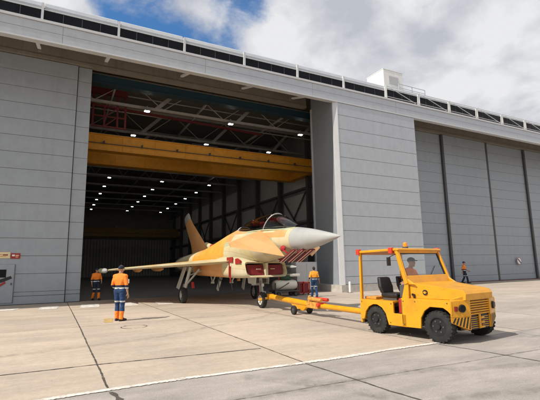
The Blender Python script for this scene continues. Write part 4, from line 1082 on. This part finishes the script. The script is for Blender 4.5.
b = MB(); b.prism([(-.47, 1.93), (.68, 2.045), (.68, 1.992), (-.47, 1.967)], 'y', -HW + .06, HW - .06, 'tunder'); b.build('roof_lining', rf)
for x, y in ((-.49, -HW + .02), (.60, -HW + .0), (.72, HW - .05), (-.49, HW - .05)):
    b = MB(); b.box((x - .055, y - .05, 1.93), (x + .055, y + .05, 2.075), 'orred'); b.build('marker_lamp', TR, bevel=.012)
b = MB(); b.cyl((.62, -.34, 2.045), (.62, -.34, 2.10), .07, 'dsteel', 16); b.cyl((.62, -.34, 2.10), (.62, -.34, 2.175), .058, 'amber', 16, r2=.052); b.ball((.62, -.34, 2.175), .052, 'amber', 14, (1, 1, .7)); b.build('beacon', TR)
def mirror(s):
    b = MB(); y = s * (HW + (.20 if s < 0 else .13))
    b.bar((.72, s * (HW - .03), 1.92), (.70, y, 1.84), .018, .018, 'black')
    b.box((.66, y - .055, 1.64), (.70, y + .055, 1.84), 'black'); b.build('mirror', TR, bevel=.01)
both(mirror)
for y in (-.42, .30):
    b = MB()
    b.box((.02, y - .24, .86), (.52, y + .24, .97), 'seatm'); b.build('seat_cushion', TR, bevel=.045, seg=3)
    b = MB(); b.loft([[(-.02 - .10 * t, y - w, z) for t, w, z in ((0, .2, .95), (.5, .24, 1.12), (1, .2, 1.36))] + [(-.02 - .10 * t, y + w, z) for t, w, z in ((1, .2, 1.36), (.5, .24, 1.12), (0, .2, .95))],
        [(.09 - .10 * t, y - w, z) for t, w, z in ((0, .2, .95), (.5, .24, 1.12), (1, .19, 1.34))] + [(.09 - .10 * t, y + w, z) for t, w, z in ((1, .19, 1.34), (.5, .24, 1.12), (0, .2, .95))]], 'seatm', smooth=False)
    b.build('seat_back', TR, bevel=.035, seg=3)
    b = MB(); b.box((.06, y - .2, .797), (.48, y + .2, .86), 'dsteel'); b.build('seat_base', TR)
b = MB(); b.cyl((.74, .30, 1.05), (.60, .30, 1.17), .025, 'black', 10)
n = 24; rr = []
ax = Vector((-.14, 0, .12)).normalized(); u_ = Vector((0, 1, 0)); w_ = ax.cross(u_)
cc = Vector((.585, .30, 1.185))
b.tube([cc + (u_ * math.cos(2 * PI * i / n) + w_ * math.sin(2 * PI * i / n)) * .185 for i in range(n + 1)], .015, 'black', 6)
for a in (0.5, 2.6, 4.7): b.bar(cc, cc + (u_ * math.cos(a) + w_ * math.sin(a)) * .18, .025, .01, 'black')
b.build('steering_wheel', TR)
b = MB(); b.cyl((.70, -HW + .13, .53), (.70, -HW + .13, .84), .06, 'red', 14); b.ball((.70, -HW + .13, .84), .06, 'red', 12, (1, 1, .6)); b.cyl((.70, -HW + .13, .86), (.70, -HW + .13, .92), .025, 'black', 8); b.build('fire_extinguisher', TR)
b = MB(); b.box((-.48, -.70, .80), (-.10, -.23, .86), 'rust'); b.build('tool_tray', TR, bevel=.01)
b = MB(); b.box((-.62, -.10, .30), (-.45, .10, .44), 'dsteel'); b.box((-.66, -.06, .27), (-.62, .06, .47), 'dsteel'); b.build('tow_hitch', TR, bevel=.008)
def tyre(x, y, r, w, s):
    b = MB(); n = 48
    prof = [(-.5, .58), (-.5, .80), (-.44, .93), (-.34, .97), (.34, .97), (.44, .93), (.5, .80), (.5, .58)]
    b.loft([[(x + r * rr * math.cos(2 * PI * i / n), y + w * yy, r + r * rr * math.sin(2 * PI * i / n)) for i in range(n)] for yy, rr in prof], 'rubber', caps=False)
    for i in range(24):
        for sd in (-1, 1):
            a = 2 * PI * (i + (.5 if sd > 0 else 0)) / 24
            c = Vector((math.cos(a), 0, math.sin(a)))
            p = Vector((x, y + sd * w * .06, r)) + c * r * .972; q = Vector((x, y + sd * w * .47, r)) + Vector((math.cos(a + .06), 0, math.sin(a + .06))) * r * .955
            b.bar(p, q, r * .13, r * .075, 'rubber', up=c)
    o = b.build('wheel', TR)
    b = MB()
    b.cyl((x, y + s * w * .05, r), (x, y + s * w * .36, r), r * .60, 'black', 28, r2=r * .58); b.loft([[(x + r * q * math.cos(2 * PI * i / 28), y + s * w * k, r + r * q * math.sin(2 * PI * i / 28)) for i in range(28)] for k, q in ((.36, .60), (.5, .60), (.5, .55), (.37, .5))], 'black', caps=False)
    b.cyl((x, y + s * w * .34, r), (x, y + s * w * .52, r), r * .2, 'black', 16, r2=r * .16)
    for k in range(6):
        a = k * PI / 3; b.cyl((x + r * .36 * math.cos(a), y + s * w * .35, r + r * .36 * math.sin(a)), (x + r * .36 * math.cos(a), y + s * w * .42, r + r * .36 * math.sin(a)), r * .055, 'dsteel', 8)
    b.build('rim', o)
for s in (1, -1):
    tyre(0, s * (HW - .12), .325, .21, s); tyre(1.715, s * (HW - .11), .335, .22, s)

# ------------------------------------------------------------------ equipment by the doorway
t = thing('equipment_cart', 'white rounded service cart under the nose of the jet, green tarp on top', 'cart', (11.45, 20.4, 0))
b = MB(); b.loft([[(x, r * math.cos(2 * PI * i / 18) * 1.1, .62 + r * math.sin(2 * PI * i / 18)) for i in range(18)] for x, r in ((-.75, .12), (-.68, .24), (-.5, .29), (.5, .29), (.68, .24), (.75, .12))], 'offwhite'); b.build('tank', t)
b = MB(); b.box((-.8, -.35, .26), (.8, .35, .33), 'dsteel'); b.bar((-.75, -.3, .3), (.1, -.34, .75), .04, .04, 'dsteel')
for x in (-.78, .74): b.box((x, -.34, .1), (x + .05, -.29, .75), 'dsteel')
b.build('frame', t)
b = MB(); b.ball((.05, 0, 1.0), .35, 'dgreen', 14, (1.3, .8, .45)); b.build('tarp', t)
b = MB(); b.box((.2, -.3, 1.08), (.85, .3, 1.22), 'offwhite'); b.bar((.8, 0, .3), (.8, 0, 1.1), .05, .05, 'dsteel'); b.build('tray', t, bevel=.02)
for x in (-.55, .55):
    o = wheel(t, x, -.3, .13, .08, hub='dsteel'); wheel(t, x, .3, .13, .08, hub='dsteel')
t = thing('frame_trolley', 'low red steel frame trolley parked beside the white service cart', 'trolley', (12.75, 20.8, 0))
b = MB()
for x in (-.42, 0, .40):
    for y in (-.3, .3): b.box((x - .03, y - .03, .08), (x + .03, y + .03, .74), 'red')
for z in (.12, .70):
    for y in (-.3, .3): b.bar((-.42, y, z), (.42, y, z), .06, .06, 'red')
    for x in (-.42, .40): b.bar((x, -.3, z), (x, .3, z), .05, .05, 'red')
b.build('frame', t)
b = MB(); b.box((-.38, -.26, .16), (.36, .26, .66), 'dred'); b.build('crate', t)
for x in (-.36, .34):
    for y in (-.28, .28): b = MB(); b.cyl((x, y - .02, .045), (x, y + .02, .045), .045, 'black', 12); b.build('castor', t)
t = thing('equipment_cabinet', 'tall pale grey cabinet standing inside the doorway behind the red trolley', 'cabinet', (13.95, 22.3, 0))
b = MB(); b.box((-.78, -.3, .18), (.78, .3, 1.90), 'greycab'); b.build('body', t, bevel=.02)
b = MB()
for x in (-.39, .39): b.box((x - .37, -.315, .24), (x + .37, -.30, 1.84), 'greycab')
b.build('door_panel', t, bevel=.005)
for x in (-.7, .7):
    for y in (-.22, .22): b = MB(); b.box((x - .03, y - .03, 0), (x + .03, y + .03, .18), 'dsteel'); b.build('leg', t)
t = thing('bollard', 'short white bollard at the foot of the grey door pocket', 'bollard', (15.95, 20.3, 0))
b = MB(); b.cyl((0, 0, 0), (0, 0, .62), .07, 'white', 16); b.ball((0, 0, .62), .07, 'white', 14, (1, 1, .6)); b.build('post', t)
b = MB(); b.box((-.14, -.14, 0), (.14, .14, .02), 'dsteel'); b.build('base_plate', t)

# ------------------------------------------------------------------ people
def hull(bm, pts):
    """closed convex blob round (centre, radius[, scale]) spheres"""
    t = bmesh.new()
    for p in pts:
        c, r = Vector(p[0]), p[1]; sc = p[2] if len(p) > 2 else (1, 1, 1)
        bmesh.ops.create_icosphere(t, subdivisions=2, radius=1, matrix=Matrix.Translation(c) @ Matrix.Diagonal((r * sc[0], r * sc[1], r * sc[2], 1)))
    if len(pts) > 1:
        res = bmesh.ops.convex_hull(t, input=t.verts)
        bmesh.ops.delete(t, geom=[g for g in res['geom_interior'] if isinstance(g, bmesh.types.BMVert)], context='VERTS')
    me = bpy.data.meshes.new('tmp'); t.to_mesh(me); t.free(); bm.from_mesh(me); bpy.data.meshes.remove(me)
def fuse(bm, name, parent, matf, voxel, mats, smooth=2, wrinkle=0.0):
    """fuse overlapping blobs into one continuous skin; matf(face centre) picks the material"""
    me = bpy.data.meshes.new(name + '_raw'); bm.to_mesh(me); bm.free()
    o = bpy.data.objects.new(name, me); COL.objects.link(o)
    r = o.modifiers.new('r', 'REMESH'); r.mode = 'VOXEL'; r.voxel_size = voxel
    s = o.modifiers.new('s', 'SMOOTH'); s.factor = .5; s.iterations = smooth
    dg = bpy.context.evaluated_depsgraph_get(); dg.update()
    nm = bpy.data.meshes.new_from_object(o.evaluated_get(dg), depsgraph=dg)
    o.modifiers.clear(); o.data = nm; nm.name = name; bpy.data.meshes.remove(me)
    if wrinkle:
        nv = [v.normal.copy() for v in nm.vertices]
        for v, n_ in zip(nm.vertices, nv): v.co += n_ * wrinkle * (mnoise.noise(v.co * 9) + .6 * mnoise.noise(Vector((v.co.x * 16, v.co.y * 16, v.co.z * 34))))
    for k in mats: nm.materials.append(M[k])
    for p in nm.polygons:
        p.use_smooth = True; p.material_index = mats.index(matf(p.center))
    if parent: o.parent = parent
    return o

def mixp(a, c, t): return tuple(a[i] + (c[i] - a[i]) * t for i in range(3))
def hand(bm, wrist, d, palm_n, curl, side):
    """palm, four unequal bent fingers and a thumb; d points from wrist to knuckles"""
    wrist, d, pn = Vector(wrist), Vector(d).normalized(), Vector(palm_n).normalized()
    s = d.cross(pn).normalized() * side
    pn = s.cross(d).normalized() * side if False else pn
    hull(bm, [(wrist, .024), (wrist + d * .03 + s * .02, .017), (wrist + d * .09 + s * .033, .013), (wrist + d * .088 - s * .033, .013), (wrist + d * .03 - s * .02, .017)])
    for k, (o_, l) in enumerate(((.034, .072), (.012, .082), (-.012, .077), (-.034, .060))):
        p = wrist + d * .09 + s * o_; dd = d.copy()
        for seg, (ln, rr) in enumerate(((.5, .0105), (.3, .0095), (.25, .0085))):
            dd = (dd + pn * curl * (.45 + .3 * seg)).normalized(); q = p + dd * l * ln
            hull(bm, [(p, rr), (q, rr * .92)]); p = q
    p = wrist + d * .025 + s * .026; dd = (d * .55 + s * .75 + pn * .2).normalized()
    q = p + dd * .042; hull(bm, [(p, .014), (q, .011)]); q2 = q + (dd * .35 + d * .8 + pn * .2).normalized() * .034; hull(bm, [(q, .011), (q2, .0095)])

def person(name, label, loc, rz, J, outfit, group=None, h=1.0, extra=None):
    """J: joints in local metres (x forward, y left, z up)"""
    root = thing(name, label, 'person', loc, rz)
    root.scale = (h, h, h)
    hd, nk, ch, pv = Vector(J['head']), Vector(J['neck']), Vector(J['chest']), Vector(J['pelvis'])
    f = Vector(J.get('look', (1, 0, 0))).normalized(); lft = Vector((0, 0, 1)).cross(f).normalized(); up = f.cross(lft)
    HP = lambda x, y, z: hd + f * x + lft * y + up * z
    def torso(bm, g):
        hull(bm, [(pv + Vector((0, .085, 0)), .115 + g, (.95, 1, .9)), (pv + Vector((0, -.085, 0)), .115 + g, (.95, 1, .9)), (mixp(pv, ch, .45), .12 + g, (.9, 1.05, 1))])
        hull(bm, [(mixp(pv, ch, .4), .115 + g, (.95, 1.12, 1)), (ch + Vector((0, .10, 0)), .115 + g, (.95, 1, 1.1)), (ch + Vector((0, -.10, 0)), .115 + g, (.95, 1, 1.1))])
        hull(bm, [(ch + Vector((0, .09, .04)), .10 + g), (ch + Vector((0, -.09, .04)), .10 + g), (J['shl'], .062 + g), (J['shr'], .062 + g), (nk - Vector((0, 0, .03)), .06 + g)])
    def arm(bm, s, g, upto=1.0):
        a, e, w = J['sh' + s], J['el' + s], J['wr' + s]
        hull(bm, [(a, .058 + g), (e, .041 + g)])
        if upto > 0: hull(bm, [(e, .041 + g), (mixp(e, w, .3), .041 + g)]); hull(bm, [(mixp(e, w, .3), .041 + g), (mixp(e, w, upto), .027 + g)])
    def leg(bm, s, g, upto=1.0, flare=0.0):
        hp, k, a = J['hp' + s], J['kn' + s], J['an' + s]
        hull(bm, [(hp, .092 + g), (mixp(hp, k, .4), .080 + g)]); hull(bm, [(mixp(hp, k, .4), .080 + g), (k, .055 + g)])
        c = mixp(k, a, .32); hull(bm, [(k, .055 + g), (c, .057 + g)]); hull(bm, [(c, .057 + g), (mixp(k, a, upto), .036 + g + flare)])
    def foot(bm, s, g):
        a = Vector(J['an' + s]); d = Vector(J.get('ft' + s, (1, 0, 0))).normalized(); n_ = Vector((-d.y, d.x, 0)); b0 = Vector((a.x, a.y, a.z - .085))
        hull(bm, [(a, .042 + g), (b0 - d * .045 + Vector((0, 0, .035)), .034 + g)])
        hull(bm, [(b0 - d * .045 + Vector((0, 0, .034)), .034 + g), (b0 + d * .12 + n_ * .02 + Vector((0, 0, .03)), .030 + g), (b0 + d * .12 - n_ * .02 + Vector((0, 0, .03)), .030 + g), (a + d * .02, .04 + g)])
        hull(bm, [(b0 + d * .12 + n_ * .02 + Vector((0, 0, .03)), .030 + g), (b0 + d * .12 - n_ * .02 + Vector((0, 0, .03)), .030 + g), (b0 + d * .185 + Vector((0, 0, .026)), .026 + g)])
    bm = bmesh.new()
    torso(bm, 0)
    for s in 'lr':
        arm(bm, s, 0); leg(bm, s, 0); foot(bm, s, 0)
        w, e = Vector(J['wr' + s]), Vector(J['el' + s])
        hand(bm, w, J.get('hd' + s, (w - e)), J.get('pn' + s, (0.15, -1 if s == 'l' else 1, 0)), J.get('curl' + s, .45), 1 if s == 'l' else -1)
    hull(bm, [(nk - Vector((0, 0, .05)), .062), (HP(-.02, 0, -.07), .055)])
    hull(bm, [(HP(-.015, 0, .035), .094, (1, .82, .92)), (HP(.015, 0, -.02), .078, (1, .86, 1))])
    hull(bm, [(HP(.02, 0, -.03), .068, (1, .86, 1)), (HP(.062, 0, -.098), .026), (HP(.02, .042, -.075), .026), (HP(.02, -.042, -.075), .026)])
    hull(bm, [(HP(.09, 0, .012), .011), (HP(.108, 0, -.028), .014), (HP(.098, .012, -.032), .010), (HP(.098, -.012, -.032), .010)])      # nose
    hull(bm, [(HP(.082, .028, .022), .011), (HP(.082, -.028, .022), .011)])                                                              # brow
    hull(bm, [(HP(.086, .018, -.062), .008), (HP(.086, -.018, -.062), .008)])                                                            # lips
    for s in (1, -1): hull(bm, [(HP(-.01, s * .079, .015), .014, (1, .5, 1.2)), (HP(-.005, s * .077, -.022), .010, (1, .5, 1.2))])        # ears
    body = fuse(bm, 'body', root, lambda c: 'skin', .0075, ['skin'], smooth=3)
    b = MB()
    for s in (1, -1): b.ball(HP(.083, s * .03, .002), .0095, 'black', 8)
    b.build('eye', body)
    for gname, spec in outfit.items():
        bm = bmesh.new(); g = spec.get('g', .014)
        for part in spec['parts']:
            if part == 'torso': torso(bm, g)
            elif part.startswith('arm'): 
                for s in 'lr': arm(bm, s, g, spec.get('upto', 1.0))
            elif part.startswith('leg'):
                for s in 'lr': leg(bm, s, g, 1.0, spec.get('flare', .012))
            elif part == 'hips': hull(bm, [(pv + Vector((0, .085, 0)), .115 + g, (.95, 1, .9)), (pv + Vector((0, -.085, 0)), .115 + g, (.95, 1, .9)), (mixp(pv, ch, .3), .115 + g, (.9, 1.05, 1))])
            elif part == 'foot':
                for s in 'lr': foot(bm, s, g)
            elif part == 'hair': hull(bm, [(HP(-.025, 0, .045), .096 + g, (1, .84, .92)), (HP(-.045, 0, .0), .08 + g, (1, .9, 1))])
            elif part == 'cap':
                hull(bm, [(HP(-.012, 0, .06), .096 + g, (1.02, .86, .72)), (HP(-.02, 0, .045), .095 + g, (1.02, .88, .5))])
                hull(bm, [(HP(.08, .045, .052), .012), (HP(.08, -.045, .052), .012), (HP(.165, .028, .036), .010), (HP(.165, -.028, .036), .010)])
        fuse(bm, gname, body, spec['mat'], spec.get('vox', .011), spec['mats'], 2, spec.get('wr', .006))
    if extra: extra(root, body, HP)
    return root

def stand(**kw):
    J = dict(head=(.02, 0, 1.655), neck=(-.01, 0, 1.50), chest=(0, 0, 1.32), pelvis=(0, 0, .96), shl=(-.01, .19, 1.43), shr=(-.01, -.19, 1.43),
             ell=(-.03, .26, 1.14), elr=(-.03, -.26, 1.14), wrl=(.05, .27, .90), wrr=(.05, -.27, .90),
             hpl=(0, .095, .90), hpr=(0, -.095, .90), knl=(.02, .10, .50), knr=(.02, -.10, .50), anl=(-.02, .105, .09), anr=(-.02, -.105, .09))
    J.update(kw); return J
BAND = lambda z, *bs: any(a < z < c for a, c in bs)
def hv_shirt(z0=1.06, arms=True, col='hivis', vest=False):
    return dict(parts=['torso'] + (['arm'] if arms else []), g=.016, upto=0.18, mats=[col, 'refl', 'navy'], wr=.007,
                mat=lambda c: 'refl' if BAND(c.z, (1.03, 1.075)) else 'navy' if c.z < 1.03 or 1.075 < c.z < 1.15 else col)
def trs(low='hivis', main='bluec', cut=.36):
    return dict(parts=['hips', 'leg'], g=.02, mats=[main, 'refl', low], wr=.009,
                mat=lambda c: 'refl' if BAND(c.z, (.60, .64)) else low if c.z < cut - .045 else main)
boots = dict(parts=['foot'], g=.012, mats=['boot'], mat=lambda c: 'boot', wr=0)
def muffs(col):
    def fn(root, body, HP):
        b = MB()
        for s in (1, -1): b.ball(HP(-.005, s * .092, -.005), .042, col, 12, (.8, .55, 1))
        b.tube([HP(-.005, .105 * math.cos(a), .02 + .118 * math.sin(a)) for a in [PI * i / 12 for i in range(13)]], .009, 'black', 6)
        b.build('ear_defender', body)
    return fn

def kit(shirt, trousers, head='cap', hcol='navy'):
    return {'shirt': shirt, 'trousers': trousers, 'boots': boots, head: dict(parts=[head], g=.008, mats=[hcol], mat=lambda c: hcol, wr=0)}
# marshaller seen from behind, looking at the aircraft
person('person', 'ground crew member in orange top standing on the sunlit apron near the wing tip', (1.9, 14.5, 0), math.radians(50),
       stand(wrl=(.16, .20, .99), ell=(.0, .28, 1.14), pnl=(.2, -1, 0), wrr=(-.02, -.30, .88), elr=(-.05, -.26, 1.14), anl=(.03, .10, .09), anr=(-.05, -.11, .09), knl=(.04, .10, .5), ftl=(1, .15, 0), ftr=(1, -.35, 0)),
       kit(hv_shirt(), trs()), extra=muffs('roadyellow'), h=1.0)
t = tag(None, None, None) if False else None
person('person', 'worker in orange vest and dark trousers walking in the shade inside the hangar doorway', (1.98, 24.7, 0), math.radians(-70),
       stand(wrl=(.22, .20, 1.02), ell=(.02, .27, 1.16), knl=(.14, .10, .52), anl=(.16, .10, .10), knr=(.0, -.10, .5), anr=(-.2, -.10, .10)),
       kit(hv_shirt(), trs(main='navy', cut=.48), 'cap', 'navy'), h=.97)
person('person', 'crew member in amber vest and blue trousers walking behind the tow bar', (12.45, 18.9, 0), math.radians(75),
       stand(wrl=(.20, .28, .98), ell=(-.06, .29, 1.16), wrr=(.02, -.32, .90), knl=(.12, .10, .52), anl=(.14, .10, .10), knr=(.0, -.10, .5), anr=(-.18, -.10, .10)),
       kit(hv_shirt(col='hivisy'), trs(low='bluec', cut=.42), 'hair', 'hair'), h=.9)
person('person', 'worker in orange vest and navy trousers walking past the right-hand grey doors', (29.85, 22.9, 0), math.radians(-60),
       stand(wrl=(.26, .22, 1.02), ell=(.02, .27, 1.15), wrr=(-.10, -.28, .92), elr=(-.12, -.26, 1.16), knl=(.16, .10, .52), anl=(.20, .10, .10), knr=(-.02, -.10, .5), anr=(-.22, -.10, .10)),
       kit(hv_shirt(), trs(low='navy', main='navy'), 'cap', 'navy'), h=1.0)
# driver, seated
o_ = Matrix.Rotation(TA - PI / 2, 4, 'Z') @ Vector((0.24, .30, 0))
person('person', 'tractor driver in dark cap and orange-red top seated behind the windscreen', (7.97 + o_.x, 8.185 + o_.y, 0), TA - PI / 2,
       dict(head=(.05, 0, 1.715), neck=(-.01, 0, 1.56), chest=(-.06, 0, 1.38), pelvis=(-.06, 0, 1.06), shl=(-.05, .19, 1.46), shr=(-.05, -.19, 1.46),
            ell=(.06, .27, 1.24), elr=(.02, -.34, 1.26), wrl=(.30, .15, 1.27), wrr=(.13, -.50, 1.22), hpl=(.0, .10, 1.03), hpr=(.0, -.10, 1.03),
            knl=(.36, .12, 1.0), knr=(.36, -.12, 1.0), anl=(.48, .11, .62), anr=(.48, -.11, .62), curll=.9, pnl=(.3, 0, -1), pnr=(0, 0, -1)),
       {'shirt': dict(parts=['torso', 'arm'], g=.018, upto=.85, mats=['orred', 'black', 'hivis'], mat=lambda c: 'black' if abs(c.y) > .40 else 'hivis' if 1.28 < c.z else 'orred', wr=.007),
        'trousers': dict(parts=['hips', 'leg'], g=.02, mats=['navy'], mat=lambda c: 'navy', wr=.008), 'boots': boots,
        'cap': dict(parts=['cap'], g=.010, mats=['navy'], mat=lambda c: 'navy', wr=0)})
t = thing('clipboard', 'white clipboard sheet held by the crew member standing near the wing tip', 'clipboard', (2.13, 14.62, 1.26), .6)
b = MB(); b.box((-.09, -.006, -.07), (.09, .006, .07), 'paper'); b.build('sheet', t)
b = MB(); b.box((-.03, -.012, .055), (.03, .008, .08), 'steel'); b.build('clip', t)
